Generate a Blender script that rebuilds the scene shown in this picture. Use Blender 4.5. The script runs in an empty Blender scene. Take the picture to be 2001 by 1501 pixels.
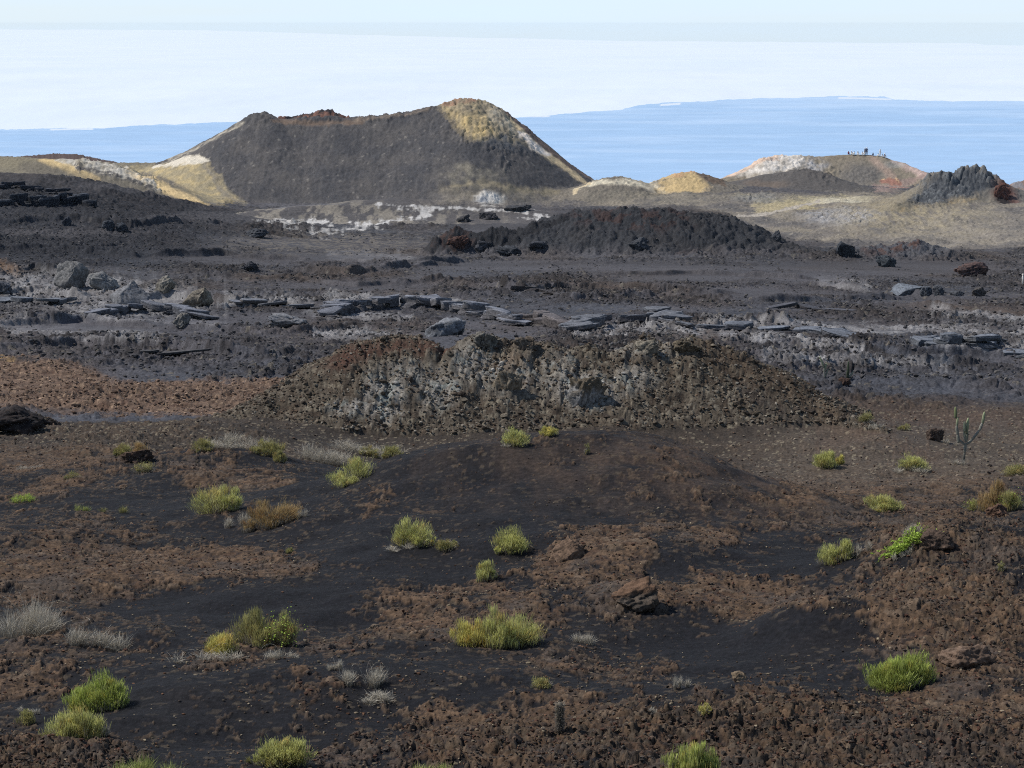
import bpy, bmesh, math, random
import numpy as np
from mathutils import Vector, Matrix
HAZE = 1.1e-5
Q = 1.0                       # terrain mesh density
f4 = np.float32
C = bpy.context.scene.collection
# ------------------------------------------------------------------ camera, light, exposure
W, H, F, CX, CY = 2001.0, 1501.0, 4000.0, 1000.5, 750.5
PITCH = math.radians(10.0)
cp, sp = math.cos(PITCH), math.sin(PITCH)
cam_d = bpy.data.cameras.new('camera'); cam = bpy.data.objects.new('camera', cam_d); C.objects.link(cam)
cam_d.sensor_width = 36.0; cam_d.lens = 36.0 * F / W
cam_d.clip_start = 0.5; cam_d.clip_end = 600000
cam.location = (0, 0, 0); cam.rotation_euler = (math.radians(90) - PITCH, 0, 0)
bpy.context.scene.camera = cam
SUN_EL, SUN_AZ = math.radians(49), math.radians(-82)        # azimuth from +Y towards +X
sd = Vector((math.sin(SUN_AZ) * math.cos(SUN_EL), math.cos(SUN_AZ) * math.cos(SUN_EL), math.sin(SUN_EL)))
sun_d = bpy.data.lights.new('sun', 'SUN'); sun = bpy.data.objects.new('sun', sun_d); C.objects.link(sun)
sun_d.energy = 3.6; sun_d.angle = math.radians(0.53); sun_d.color = (1.0, 0.955, 0.89)
sun.rotation_euler = sd.to_track_quat('Z', 'Y').to_euler()
sun.location = (-200, 100, 300)
world = bpy.data.worlds.new('World'); bpy.context.scene.world = world
world.use_nodes = True
nt = world.node_tree; nt.nodes.clear()
wo = nt.nodes.new('ShaderNodeOutputWorld'); bg = nt.nodes.new('ShaderNodeBackground'); sky = nt.nodes.new('ShaderNodeTexSky')
sky.sky_type = 'NISHITA'; sky.sun_disc = False; sky.sun_elevation = SUN_EL; sky.sun_rotation = SUN_AZ % (2 * math.pi)
sky.altitude = 900; sky.air_density = 1.0; sky.dust_density = 0.4; sky.ozone_density = 1.0
bg.inputs['Strength'].default_value = 0.10
# a thin bright veil of high cloud low over the sea, ragged by noise
_N = nt.nodes.new; _L = nt.links.new
geo = _N('ShaderNodeTexCoord'); sep = _N('ShaderNodeSeparateXYZ'); _L(geo.outputs['Generated'], sep.inputs[0])
vm = _N('ShaderNodeMapping'); vm.inputs['Scale'].default_value = (3, 3, 42); _L(geo.outputs['Generated'], vm.inputs[0])
vn = _N('ShaderNodeTexNoise'); vn.inputs['Scale'].default_value = 1.6; vn.inputs['Detail'].default_value = 6; _L(vm.outputs[0], vn.inputs[0])
vr = _N('ShaderNodeMapRange'); vr.inputs[1].default_value = .02; vr.inputs[2].default_value = .45; vr.inputs[3].default_value = 1; vr.inputs[4].default_value = 0; _L(sep.outputs[2], vr.inputs[0])
va = _N('ShaderNodeMapRange'); va.inputs[1].default_value = .3; va.inputs[2].default_value = .7; va.inputs[3].default_value = .80; va.inputs[4].default_value = 1.0; _L(vn.outputs['Fac'], va.inputs[0])
vx = _N('ShaderNodeMath'); vx.operation = 'MULTIPLY'; _L(vr.outputs[0], vx.inputs[0]); _L(va.outputs[0], vx.inputs[1])
vmix = _N('ShaderNodeMix'); vmix.data_type = 'RGBA'; _L(vx.outputs[0], vmix.inputs[0]); _L(sky.outputs[0], vmix.inputs[6]); vmix.inputs[7].default_value = (6.4, 7.7, 8.9, 1)
_L(vmix.outputs[2], bg.inputs[0]); _L(bg.outputs[0], wo.inputs[0])
vs = bpy.context.scene.view_settings
vs.view_transform = 'Standard'; vs.look = 'None'; vs.exposure = 0.25; vs.gamma = 1.0
sc = bpy.context.scene
sc.cycles.use_denoising = False; sc.cycles.pixel_filter_type = 'BLACKMAN_HARRIS'; sc.cycles.filter_width = 1.05; sc.cycles.use_adaptive_sampling = False
sc.cycles.max_bounces = 5; sc.cycles.diffuse_bounces = 2; sc.cycles.volume_bounces = 0
sc.cycles.transparent_max_bounces = 8

# ------------------------------------------------------------------ helpers
def slope_of(py):
    v = (CY - py) / F
    return (-sp + v * cp) / (cp + v * sp)
def world_of(px, py, Y):
    u, v = (px - CX) / F, (CY - py) / F
    k = Y / (cp + v * sp)
    return np.array([u * k, Y, (-sp + v * cp) * k])
def project(X, Y, Z):
    s = Z / Y
    v = (s * cp + sp) / (cp - s * sp)
    return CX + F * X / Y * (cp + v * sp), CY - F * v
def lin(r, g, b):
    return np.array([((c / 255 + 0.055) / 1.055) ** 2.4 if c > 10 else c / 255 / 12.92 for c in (r, g, b)], f4)
GAIN = 1.02
def alb(r, g, b):
    return np.clip(lin(r, g, b) / GAIN, 0.004, 0.86)
RS = np.random.RandomState(11)
PERM = np.concatenate([RS.permutation(256)] * 2).astype(np.int32)
_a = RS.rand(256) * 6.2832
GX, GY = np.cos(_a).astype(f4), np.sin(_a).astype(f4)
JX, JY, JR = RS.rand(256).astype(f4), RS.rand(256).astype(f4), RS.rand(256).astype(f4)
def pn(x, y, seed=0):
    x = np.asarray(x, np.float64) + seed * 37.31; y = np.asarray(y, np.float64) + seed * 17.77
    xi = np.floor(x); yi = np.floor(y)
    fx = (x - xi).astype(f4); fy = (y - yi).astype(f4)
    xi = xi.astype(np.int32) & 255; yi = yi.astype(np.int32) & 255
    u = fx * fx * fx * (fx * (fx * 6 - 15) + 10); v = fy * fy * fy * (fy * (fy * 6 - 15) + 10)
    x1 = (xi + 1) & 255; y1 = (yi + 1) & 255
    p0 = PERM[xi]; p1 = PERM[x1]
    h = PERM[p0 + yi]; n00 = GX[h] * fx + GY[h] * fy
    h = PERM[p1 + yi]; n10 = GX[h] * (fx - 1) + GY[h] * fy
    h = PERM[p0 + y1]; n01 = GX[h] * fx + GY[h] * (fy - 1)
    h = PERM[p1 + y1]; n11 = GX[h] * (fx - 1) + GY[h] * (fy - 1)
    a = n00 + u * (n10 - n00); b = n01 + u * (n11 - n01)
    return (a + v * (b - a)) * 1.5
def fbm(x, y, o=4, seed=0, gain=0.5, mode=0):
    t = 0; a = 1.0; n = 0; x = np.asarray(x, np.float64); y = np.asarray(y, np.float64)
    x, y = x * .921 - y * .389, x * .389 + y * .921
    for i in range(o):
        q = pn(x, y, seed + i * 3)
        if mode == 1: q = np.abs(q) * 2 - 0.7            # billow
        if mode == 2: q = 0.7 - np.abs(q) * 2            # ridged
        t = t + q * a; n += a; a *= gain; x, y = (x * .8 - y * .6) * 2.03 + 1.7, (x * .6 + y * .8) * 2.03 - .9
    return (t / n).astype(f4)
def worley(x, y, seed=0):
    x = np.asarray(x, np.float64) + seed * 13.7; y = np.asarray(y, np.float64) + seed * 7.9
    xi = np.floor(x); yi = np.floor(y)
    fx = (x - xi).astype(f4); fy = (y - yi).astype(f4)
    xi = xi.astype(np.int32); yi = yi.astype(np.int32)
    best = np.full(fx.shape, 9, f4); rid = np.zeros(fx.shape, f4)
    for dx in (-1, 0, 1):
        for dy in (-1, 0, 1):
            h = PERM[PERM[(xi + dx) & 255] + ((yi + dy) & 255)]
            d = (JX[h] + dx - fx) ** 2 + (JY[h] + dy - fy) ** 2
            m = d < best
            best = np.where(m, d, best); rid = np.where(m, JR[h], rid)
    return np.sqrt(best), rid
def lump(x, y, seed=0):
    x = np.asarray(x, np.float64) + seed * 13.7; y = np.asarray(y, np.float64) + seed * 7.9
    x, y = x * .94 - y * .34, x * .34 + y * .94
    xi = np.floor(x); yi = np.floor(y)
    fx = (x - xi).astype(f4); fy = (y - yi).astype(f4)
    xi = xi.astype(np.int32); yi = yi.astype(np.int32)
    b1 = np.full(fx.shape, 9, f4); b2 = np.full(fx.shape, 9, f4); r = np.zeros(fx.shape, f4); tl = np.zeros(fx.shape, f4)
    for dx in (-1, 0, 1):
        for dy in (-1, 0, 1):
            h = PERM[PERM[(xi + dx) & 255] + ((yi + dy) & 255)]
            ox = fx - JX[h] - dx; oy = fy - JY[h] - dy
            d = ox * ox + oy * oy
            m = d < b1
            b2 = np.where(m, b1, np.minimum(b2, d)); b1 = np.where(m, d, b1)
            r = np.where(m, JR[h], r); tl = np.where(m, ox * GX[h] + oy * GY[h], tl)
    e = sm(0, .22, np.sqrt(b2) - np.sqrt(b1))
    return (.3 + .7 * r) * e * np.clip(.72 + .9 * tl, .1, 1.3), r
def sm(a, b, x):
    t = np.clip((x - a) / (b - a), 0, 1); return (t * t * (3 - 2 * t)).astype(f4)
def smax(a, b, k):
    return 0.5 * (a + b + np.sqrt((a - b) ** 2 + k * k))
def props(o, label=None, cat=None, group=None, kind=None):
    if label: o['label'] = label
    if cat: o['category'] = cat
    if group: o['group'] = group
    if kind: o['kind'] = kind
    return o
def raw_mesh(name, V, Fq, mat, col=None, parent=None, smooth=True):
    """V (n,3); Fq list of int arrays (m,3) / (m,4); col (n,4)"""
    me = bpy.data.meshes.new(name)
    V = np.asarray(V, f4); me.vertices.add(len(V)); me.vertices.foreach_set('co', V.ravel())
    Fq = [np.asarray(a, np.int32) for a in Fq if len(a)]
    loops = np.concatenate([a.ravel() for a in Fq])
    tot = np.concatenate([np.full(len(a), a.shape[1], np.int32) for a in Fq])
    st = np.concatenate([[0], np.cumsum(tot)[:-1]]).astype(np.int32)
    me.loops.add(len(loops)); me.loops.foreach_set('vertex_index', loops)
    me.polygons.add(len(tot)); me.polygons.foreach_set('loop_start', st)
    try: me.polygons.foreach_set('loop_total', tot)
    except Exception: pass
    me.polygons.foreach_set('use_smooth', np.full(len(tot), smooth, bool))
    if col is not None:
        at = me.attributes.new('Col', 'FLOAT_COLOR', 'POINT')
        at.data.foreach_set('color', np.asarray(col, f4).ravel())
    me.update(calc_edges=True)
    me.materials.append(mat)
    o = bpy.data.objects.new(name, me); C.objects.link(o)
    if parent is not None: o.parent = parent
    return o
def empty(name, loc):
    o = bpy.data.objects.new(name, None); C.objects.link(o); o.location = loc; o.empty_display_size = 0.2
    return o

# ------------------------------------------------------------------ materials
def new_mat(name):
    m = bpy.data.materials.new(name); m.use_nodes = True
    t = m.node_tree; t.nodes.clear()
    out = t.nodes.new('ShaderNodeOutputMaterial'); b = t.nodes.new('ShaderNodeBsdfPrincipled')
    t.links.new(b.outputs[0], out.inputs[0])
    b.inputs['Specular IOR Level'].default_value = 0.2
    return m, t, b, out
def rock_mat(name, tint=None, bump=0.5, s1=7.0, s2=31.0, var=0.55):
    m, t, b, out = new_mat(name); N = t.nodes.new; L = t.links.new
    tc = N('ShaderNodeTexCoord')
    n1 = N('ShaderNodeTexNoise'); n1.inputs['Scale'].default_value = s1; n1.inputs['Detail'].default_value = 6; n1.inputs['Roughness'].default_value = 0.65
    n2 = N('ShaderNodeTexNoise'); n2.inputs['Scale'].default_value = s2; n2.inputs['Detail'].default_value = 3
    L(tc.outputs['Object'], n1.inputs['Vector']); L(tc.outputs['Object'], n2.inputs['Vector'])
    mr = N('ShaderNodeMapRange'); mr.inputs[1].default_value = 0.3; mr.inputs[2].default_value = 0.7; mr.inputs[3].default_value = 1 - var; mr.inputs[4].default_value = 1 + var
    L(n1.outputs['Fac'], mr.inputs[0])
    if tint is None:
        at = N('ShaderNodeAttribute'); at.attribute_name = 'Col'; src = at.outputs['Color']
        gl = N('ShaderNodeMapRange'); gl.inputs[3].default_value = 0.95; gl.inputs[4].default_value = 0.55
        L(at.outputs['Alpha'], gl.inputs[0]); L(gl.outputs[0], b.inputs['Roughness'])
    else:
        rg = N('ShaderNodeRGB'); rg.outputs[0].default_value = (*tint, 1); src = rg.outputs[0]; b.inputs['Roughness'].default_value = 0.9
    mx = N('ShaderNodeMix'); mx.data_type = 'RGBA'; mx.blend_type = 'MULTIPLY'; mx.inputs[0].default_value = 1
    L(src, mx.inputs[6]); L(mr.outputs[0], mx.inputs[7]); L(mx.outputs[2], b.inputs['Base Color'])
    ad = N('ShaderNodeMath'); ad.operation = 'MULTIPLY_ADD'; ad.inputs[1].default_value = 0.4
    L(n2.outputs['Fac'], ad.inputs[0]); L(n1.outputs['Fac'], ad.inputs[2])
    bp = N('ShaderNodeBump'); bp.inputs['Strength'].default_value = bump; bp.inputs['Distance'].default_value = 0.06
    L(ad.outputs[0], bp.inputs['Height']); L(bp.outputs[0], b.inputs['Normal'])
    return m
def plant_mat(name, trans=0.35, rough=0.7):
    m, t, b, out = new_mat(name); N = t.nodes.new; L = t.links.new
    at = N('ShaderNodeAttribute'); at.attribute_name = 'Col'
    L(at.outputs['Color'], b.inputs['Base Color']); b.inputs['Roughness'].default_value = rough
    tr = N('ShaderNodeBsdfTranslucent'); L(at.outputs['Color'], tr.inputs[0])
    mx = N('ShaderNodeMixShader'); mx.inputs[0].default_value = trans
    L(b.outputs[0], mx.inputs[1]); L(tr.outputs[0], mx.inputs[2]); L(mx.outputs[0], out.inputs[0])
    return m
def plain_mat(name, c, rough=0.8, var=0.2, scale=20):
    return rock_mat(name, tuple(c), bump=0.1, s1=scale, s2=scale * 4, var=var)
M_GROUND = rock_mat('volcanic_ground', None, 0.6)
M_ROCK = rock_mat('lava_rock', None, 0.8, 5.0, 22.0, 0.6)
M_LEAF = plant_mat('shrub_foliage'); M_TWIG = plant_mat('dry_twigs', 0.15, 0.85); M_CACTUS = plant_mat('cactus_skin', 0.0, 0.6)

# ------------------------------------------------------------------ terrain: base sheet through known points (px, py, distance)
BASE = [
 # foreground
 (-300,1500,29),(0,1500,30),(400,1500,30),(800,1500,31),(1200,1500,31),(1600,1500,31),(2000,1500,31),(2300,1500,31),
 (-300,1330,37),(100,1330,37.5),(500,1330,37),(900,1330,37),(1300,1340,36.5),(1760,1345,37),(2000,1290,38),(2300,1290,38),
 (-300,1220,43),(60,1230,43),(500,1240,42),(920,1215,43),(1240,1200,44),(1500,1230,43),(1900,1170,42),(2300,1160,42),
 (-300,1100,49),(100,1100,50),(500,1090,52),(820,1070,51),(1100,1080,50),(1350,1060,50.5),(1640,1090,51),(1850,1060,47),(2100,1060,48),(2350,1060,48),
 (-300,980,66),(60,980,68),(350,1000,62),(700,962,60),(1000,960,57.5),(1300,958,57.5),(1500,1010,55.5),(1740,1000,70),(2000,995,66),(2350,995,66),
 (-300,900,84),(200,890,86),(450,890,80),(650,930,68),(800,893,66),(900,873,66.5),(1000,860,67),(1100,852,67),(1200,850,67),(1300,856,66),(1400,884,64),(1440,905,62.5),(1500,932,60.5),(1560,962,58.5),(1600,986,57),(1640,1007,56),(1720,985,76),(800,945,74),(1000,925,76),(1150,920,76),(1300,920,76),(1400,940,74),(1450,955,72),(1500,975,70),(1560,1002,67),(1610,1022,65),(2000,940,86),(2350,940,86),
 (650,925,90),(800,935,92),(1000,930,95),(1200,925,95),(1400,930,92),(1490,915,99),(1560,928,94),(1620,952,87),(1665,978,79),(1800,925,94),(2000,910,98),(2350,910,98),
 (-300,842,104),(100,842,104),(300,835,105),(450,838,104),(700,888,104),(1000,885,105),(1300,880,105),(1500,900,102),(1700,870,106),(1880,880,106),(2100,850,112),
 (1680,800,122),(1850,775,128),(2000,770,130),(2350,770,130),(1700,748,143),(1850,742,145),(2000,738,147),(2350,738,147),
 (1700,752,152),(2000,748,156),
 (-300,826,122),(0,830,122),(300,830,122),(550,815,124),(1000,770,126),(1400,770,128),
 # plain
 (-300,715,156),(0,718,156),(300,742,150),(560,748,148),(1000,690,160),(1400,690,162),(1600,735,158),(2000,725,164),(2350,725,164),
 (-300,655,188),(0,655,188),(400,660,186),(800,660,185),(1200,655,188),(1600,665,186),(2000,680,182),(2350,680,182),
 (-300,600,235),(0,600,235),(500,602,235),(1000,600,235),(1500,600,235),(2000,605,232),(2350,605,232),
 (-300,545,285),(0,540,285),(500,545,288),(1000,545,288),(1500,548,288),(2000,560,280),(2350,560,280),
 (-300,490,330),(0,490,330),(500,497,340),(1000,505,338),(1500,508,335),(2000,520,330),(2350,520,330),
 (-300,420,375),(0,420,375),(200,430,375),(500,455,400),(1000,470,395),(1400,480,385),(1700,480,390),(1950,455,395),(2350,455,395),
 (-300,352,420),(0,352,420),(150,372,425),(300,395,440),(450,408,455),(700,402,475),(1000,408,470),(1200,405,470),(1400,415,455),(1600,428,440),(1800,410,435),(2000,405,435),(2350,405,435),
 (-300,345,450),(0,345,450),(200,365,470),(420,375,490),(700,398,500),(1100,388,500),(1300,372,500),(1450,372,500),(1650,385,500),(1750,372,520),(1900,385,500),(2350,385,500),
 (-300,345,560),(0,345,560),(300,335,540),(500,380,560),(800,390,580),(1100,385,560),(1300,378,560),(1600,375,600),(1800,370,560),(2000,375,560),(2350,375,560),
 (-300,420,760),(500,430,760),(1000,430,760),(1500,430,760),(2300,430,760),
 (-300,560,1300),(500,560,1300),(1000,560,1300),(1500,560,1300),(2300,560,1300),
]
B = np.array(BASE, np.float64)
def bxy(px, Y): return px / 1000.0, np.log(Y) * 4.0
bx, by = bxy(B[:, 0], B[:, 2]); bs = np.array([slope_of(p) for p in B[:, 1]])
def tps(r2): return 0.5 * r2 * np.log(r2 + 1e-9)
n = len(B); A = np.zeros((n + 3, n + 3))
A[:n, :n] = tps((bx[:, None] - bx) ** 2 + (by[:, None] - by) ** 2) + np.eye(n) * 2e-3
A[:n, n:] = np.stack([np.ones(n), bx, by], 1); A[n:, :n] = A[:n, n:].T
sol = np.linalg.solve(A, np.concatenate([bs, np.zeros(3)]))
rows = [np.geomspace(2.5, 27, int(40 * Q), endpoint=False),
        np.exp(np.arange(math.log(27), math.log(124), 0.0015 / Q)),
        np.arange(124, 360, 0.23 / Q), np.arange(360, 580, 0.36 / Q), np.geomspace(580, 2600, int(70 * Q))]
Yr = np.concatenate(rows)
pc = np.arange(-330, 2331, 2.0 / Q)
ext = 2330 + np.cumsum(np.geomspace(3, 220, 60))
pc = np.concatenate([(2001 - ext)[::-1], pc, ext])
aC = (pc - CX) / F
nr, nc = len(Yr), len(pc)
print('grid', nr, nc)
Y = np.repeat(Yr[:, None], nc, 1).astype(f4)
X = (Y * aC[None, :]).astype(f4)
# near the camera's feet widen the sheet a little less; fine
pcc = np.clip(pc, -300, 2300) / 1000.0; lY = np.log(np.maximum(Yr, 29)) * 4.0
# evaluate the smooth base on a coarser lattice, then cubic-free bilinear up
step = 4
ri = np.unique(np.concatenate([np.arange(0, nr, step), [nr - 1]])); ci = np.unique(np.concatenate([np.arange(0, nc, step), [nc - 1]]))
gx, gy = pcc[ci], lY[ri]
S = np.full((len(ri), len(ci)), sol[n], np.float64) + sol[n + 1] * gx[None, :] + sol[n + 2] * gy[:, None]
for k in range(n):
    S += sol[k] * tps((gx[None, :] - bx[k]) ** 2 + (gy[:, None] - by[k]) ** 2)
def up(Sc, src, dst, axis):
    i = np.clip(np.searchsorted(src, dst, 'right') - 1, 0, len(src) - 2)
    t = ((dst - src[i]) / (src[i + 1] - src[i]))
    if axis == 0: return Sc[i] * (1 - t)[:, None] + Sc[i + 1] * t[:, None]
    return Sc[:, i] * (1 - t)[None, :] + Sc[:, i + 1] * t[None, :]
S = up(up(S, ri, np.arange(nr), 0), ci, np.arange(nc), 1)
Zb = (S * Y).astype(f4)
# the slope the photographer stands on
near = Yr < 30
i30 = int(np.argmax(Yr >= 30)); z30 = Zb[i30]
tn = (Yr[near] / 30.0)[:, None]
Zb[near] = -1.65 + (z30[None, :] + 1.65) * tn - 0.6 * np.sin(tn * math.pi)
# far away the flank drops to the coastal lowland
LOW = -400.0
far = sm(700, 2300, Y)
Zb = Zb * (1 - far) + (LOW - 12) * far

# ------------------------------------------------------------------ hills: crest line (px, py, distance) and talus slope
HILLS = [
 # key, crest, slope, rounding, blend, noise
 ('cone', [(318,316,506),(370,293,505),(420,268,504),(470,238,503),(495,224,502),(510,220,502),(528,224,501),(545,232,501),(600,233,501),(650,230,501),(700,229,502),(770,224,503),(840,212,504),(870,204,505),(890,196,506),(915,194,506),(945,199,507),(975,213,508),(1003,247,510),(1050,289,513),(1098,324,515),(1150,353,517)], .60, .5, 1.2),
 ('rim', [(545,232,538),(575,231,540),(600,225,540),(625,219,540),(645,217,540),(660,224,540),(700,236,540)], .7, .3, .5),
 ('sulphur', [(-360,300,472),(0,306,470),(60,309,468),(110,311,466),(160,315,464),(230,327,461),(280,347,457),(320,364,454),(360,384,451),(405,405,447)], .42, 1.0, 1.2),
 ('backhill', [(-360,300,610),(0,299,610),(60,296,610),(110,292,610),(140,293,610),(165,301,610),(190,314,610)], .35, 1.5, 1.0),
 ('saddle', [(190,322,512),(250,319,510),(310,319,508),(360,318,505),(405,314,503)], .5, 1.0, 1.0),
 ('knoll', [(1125,372,486),(1165,354,488),(1190,347,490),(1215,346,492),(1245,354,493),(1275,361,494),(1300,350,496),(1330,338,498),(1352,336,499),(1372,341,500),(1400,354,503),(1440,364,505)], .45, 1.2, 1.0),
 ('crater', [(1395,354,545),(1450,336,550),(1495,311,554),(1525,305,557),(1600,306,560),(1660,302,562),(1700,303,563),(1725,306,562),(1760,318,560),(1800,335,556),(1850,356,550)], .55, .8, 1.0),
 ('hump', [(1420,358,520),(1500,342,520),(1555,334,520),(1580,335,520),(1620,346,518),(1680,366,515),(1720,380,512)], .4, 2.0, 1.0),
 ('ridge', [(1750,404,432),(1780,388,440),(1815,360,446),(1850,345,450),(1885,340,452),(1920,342,452),(1945,356,450),(1975,385,446),(2000,398,444),(2150,360,440),(2350,350,440)], .50, .8, 1.5),
 ('crag', [(1760,412,438),(1790,390,444),(1808,362,447),(1822,343,448),(1850,338,448),(1862,354,449),(1880,355,449),(1886,330,450),(1918,328,450),(1932,340,450),(1952,352,449),(1968,380,447)], 1.15, .4, .8),
 ('farred', [(1960,368,540),(1985,357,540),(2010,352,540),(2100,345,540)], .6, .5, .6),
 ('lavahill', [(1095,422,350),(1130,416,350),(1200,411,350),(1250,407,350),(1300,410,350),(1350,418,350),(1400,420,350),(1435,430,349),(1470,452,347),(1500,467,345),(1530,474,344),(1570,488,342),(1620,506,340)], .55, 1.2, 1.2),
 ('lavawing', [(842,486,344),(862,462,346),(893,450,346.5),(935,458,346),(985,452,346.5),(1050,440,347),(1110,424,348.5)], .95, .5, .6),
 ('rlump', [(1640,500,338),(1700,492,339),(1745,482,340),(1790,474,341),(1830,492,340),(1880,515,338),(1925,534,336),(1975,548,334)], .42, 1.5, 1.0),
 ('salt', [(440,432,425),(520,418,432),(600,405,440),(700,394,445),(780,389,448),(880,395,448),(960,404,446),(1040,416,440)], .22, 3.0, 1.5),
 ('lavaleft', [(-360,336,424),(0,340,424),(60,341,424),(120,344,424),(200,358,425),(300,382,430),(380,398,436)], .40, 1.0, 1.0),
 ('rocky', [(440,838,112),(480,815,112.5),(520,792,113),(560,770,114),(610,735,115),(660,702,116),(710,674,116.5),(760,660,117),(800,657,117),(840,672,116.5),(880,698,115.5),(912,690,116),(942,656,117.3),(975,664,117),(1010,682,116.3),(1050,672,116.8),(1100,698,115.8),(1150,688,116.2),(1200,702,115.6),(1240,688,116.3),(1266,664,117.3),(1300,682,116.6),(1340,668,117.2),(1380,672,117),(1410,684,116.8),(1450,692,116.5),(1500,718,116),(1540,744,115),(1590,778,114),(1650,812,112),(1720,850,109)], .62, .5, .8),
 ('knob', [(1230,1150,45.2),(1255,1150,45.4)], .5, .4, .15),
 ('mound', [(1830,1035,47.0),(1860,1030,48),(1920,1050,49),(2000,1090,49),(2100,1120,49)], .5, .5, .3),
 ('mound2', [(1650,1180,41.5),(1720,1185,41.2),(1800,1195,41),(1880,1190,41.5),(1960,1210,41)], .45, .4, .25),
 ('leftrock', [(-60,815,110),(0,805,110),(50,806,110),(90,820,110)], .9, .5, .3),
]
Z = Zb.copy(); Zmax = Zb.copy(); owner = np.zeros(Z.shape, np.int8); HK = {h[0]: i + 1 for i, h in enumerate(HILLS)}
wx = fbm(X / 6.0, Y / 6.0, 4, 41); wx2 = fbm(X / 1.5, Y / 1.5, 3, 44)
for hi, (key, crest, slope, rnd, kb) in enumerate(HILLS):
    P = np.array([world_of(*c) for c in crest])
    hgt = 24 if key == 'cone' else 14
    rad = hgt / slope + 6
    r0 = np.searchsorted(Yr, P[:, 1].min() - rad); r1 = np.searchsorted(Yr, P[:, 1].max() + rad)
    amin, amax = ((P[:, 0] - rad) / P[:, 1]).min(), ((P[:, 0] + rad) / P[:, 1]).max()
    c0 = np.searchsorted(aC, amin); c1 = np.searchsorted(aC, amax)
    if c1 - c0 < 2: continue
    x = X[r0:r1, c0:c1]; y = Y[r0:r1, c0:c1]
    scale = min(1.0, hgt / 10)
    w1 = wx[r0:r1, c0:c1]; w2 = wx2[r0:r1, c0:c1]
    h = np.full(x.shape, -1e9, f4); slp = slope * (1 + .40 * sm(860, 1130, x / y * F + CX)) if key == 'cone' else slope
    for k in range(len(P) - 1):
        a, b = P[k], P[k + 1]; d = b - a; L2 = d[0] ** 2 + d[1] ** 2
        t = np.clip(((x - a[0]) * d[0] + (y - a[1]) * d[1]) / L2, 0, 1)
        dd = np.sqrt((x - a[0] - t * d[0]) ** 2 + (y - a[1] - t * d[1]) ** 2)
        dd = np.sqrt(dd * dd + rnd * rnd) - rnd
        zz = a[2] + t * d[2] - slp * dd * (1 - 0.10 * np.minimum(dd, 25) / 25)
        h = np.maximum(h, zz.astype(f4))
    amp = dict(cone=.5, rocky=.55, lavahill=.8, lavawing=1.3, rlump=.7, crater=.5, crag=.35,  knob=.15, mound=.3, mound2=.25).get(key, .4)
    fade = sm(0.0, 3.0, np.abs(h - h.max()) + 0 * h) if False else 1.0
    h = h + (w1 * amp + w2 * amp * 0.35) * sm(0, 2.5, np.maximum(0, (P[:, 2].max() - h)) + 0.6)
    base = Z[r0:r1, c0:c1]
    win = h > Zmax[r0:r1, c0:c1]
    o_ = owner[r0:r1, c0:c1]; o_[win] = hi + 1
    Zmax[r0:r1, c0:c1] = np.maximum(Zmax[r0:r1, c0:c1], h)
    near_ = np.abs(h - base) < kb * 6
    Z[r0:r1, c0:c1] = np.where(near_, smax(base, h, kb), np.maximum(base, h))
del wx, wx2
# long low pressure ridges across the lava plain (px, py on the ground, height in metres)
ZPY = project(X[::1].astype(np.float64), Y.astype(np.float64), Zb.astype(np.float64))[1]
def ground_pt(px, py):
    c = int(np.clip(np.searchsorted(aC, (px - CX) / F / (cp + (CY - py) / F * sp)), 0, nc - 1))
    ok = np.nonzero((ZPY[:, c] <= py) & (Yr > 100))[0]; r = ok[0] if len(ok) else nr - 1
    return np.array([X[r, c], Yr[r], Zb[r, c]])
RIDGES = [([(-100,585),(60,578),(200,590),(330,584),(460,600)],1.3,.9),([(0,640),(160,630),(330,645),(520,655)],.9,.7),([(600,535),(680,540),(760,528),(840,520)],1.3,1.1),([(420,545),(560,548),(700,560),(900,556)],.8,.8),
          ([(480,505),(620,512),(780,520),(900,515)],1.0,.9),([(430,610),(560,604),(660,612)],.9,.6),([(1330,648),(1480,640),(1640,650)],.9,.8),([(1480,676),(1640,690),(1800,700),(2100,705)],1.0,.9),([(1120,588),(1300,582),(1500,592),(1720,588)],1.0,.9),
          ([(1450,552),(1600,560),(1720,575),(1860,590)],.9,.8),([(1760,600),(1850,606),(2001,614),(2200,616)],.8,.9),([(860,560),(1020,572),(1200,566),(1400,575)],.9,.9),([(-100,500),(100,490),(260,505),(430,500)],1.2,1.1),([(0,440),(120,432),(260,446),(420,440)],1.3,1.0),
          ([(0,690),(150,678),(330,690),(520,700)],.9,.8),([(560,655),(700,646),(820,660)],.8,.7),([(1550,720),(1700,716),(1900,724)],.8,.7),([(1150,540),(1350,536),(1560,545)],.7,.8),([(0,540),(70,530),(130,545)],1.0,.7)]
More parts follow.
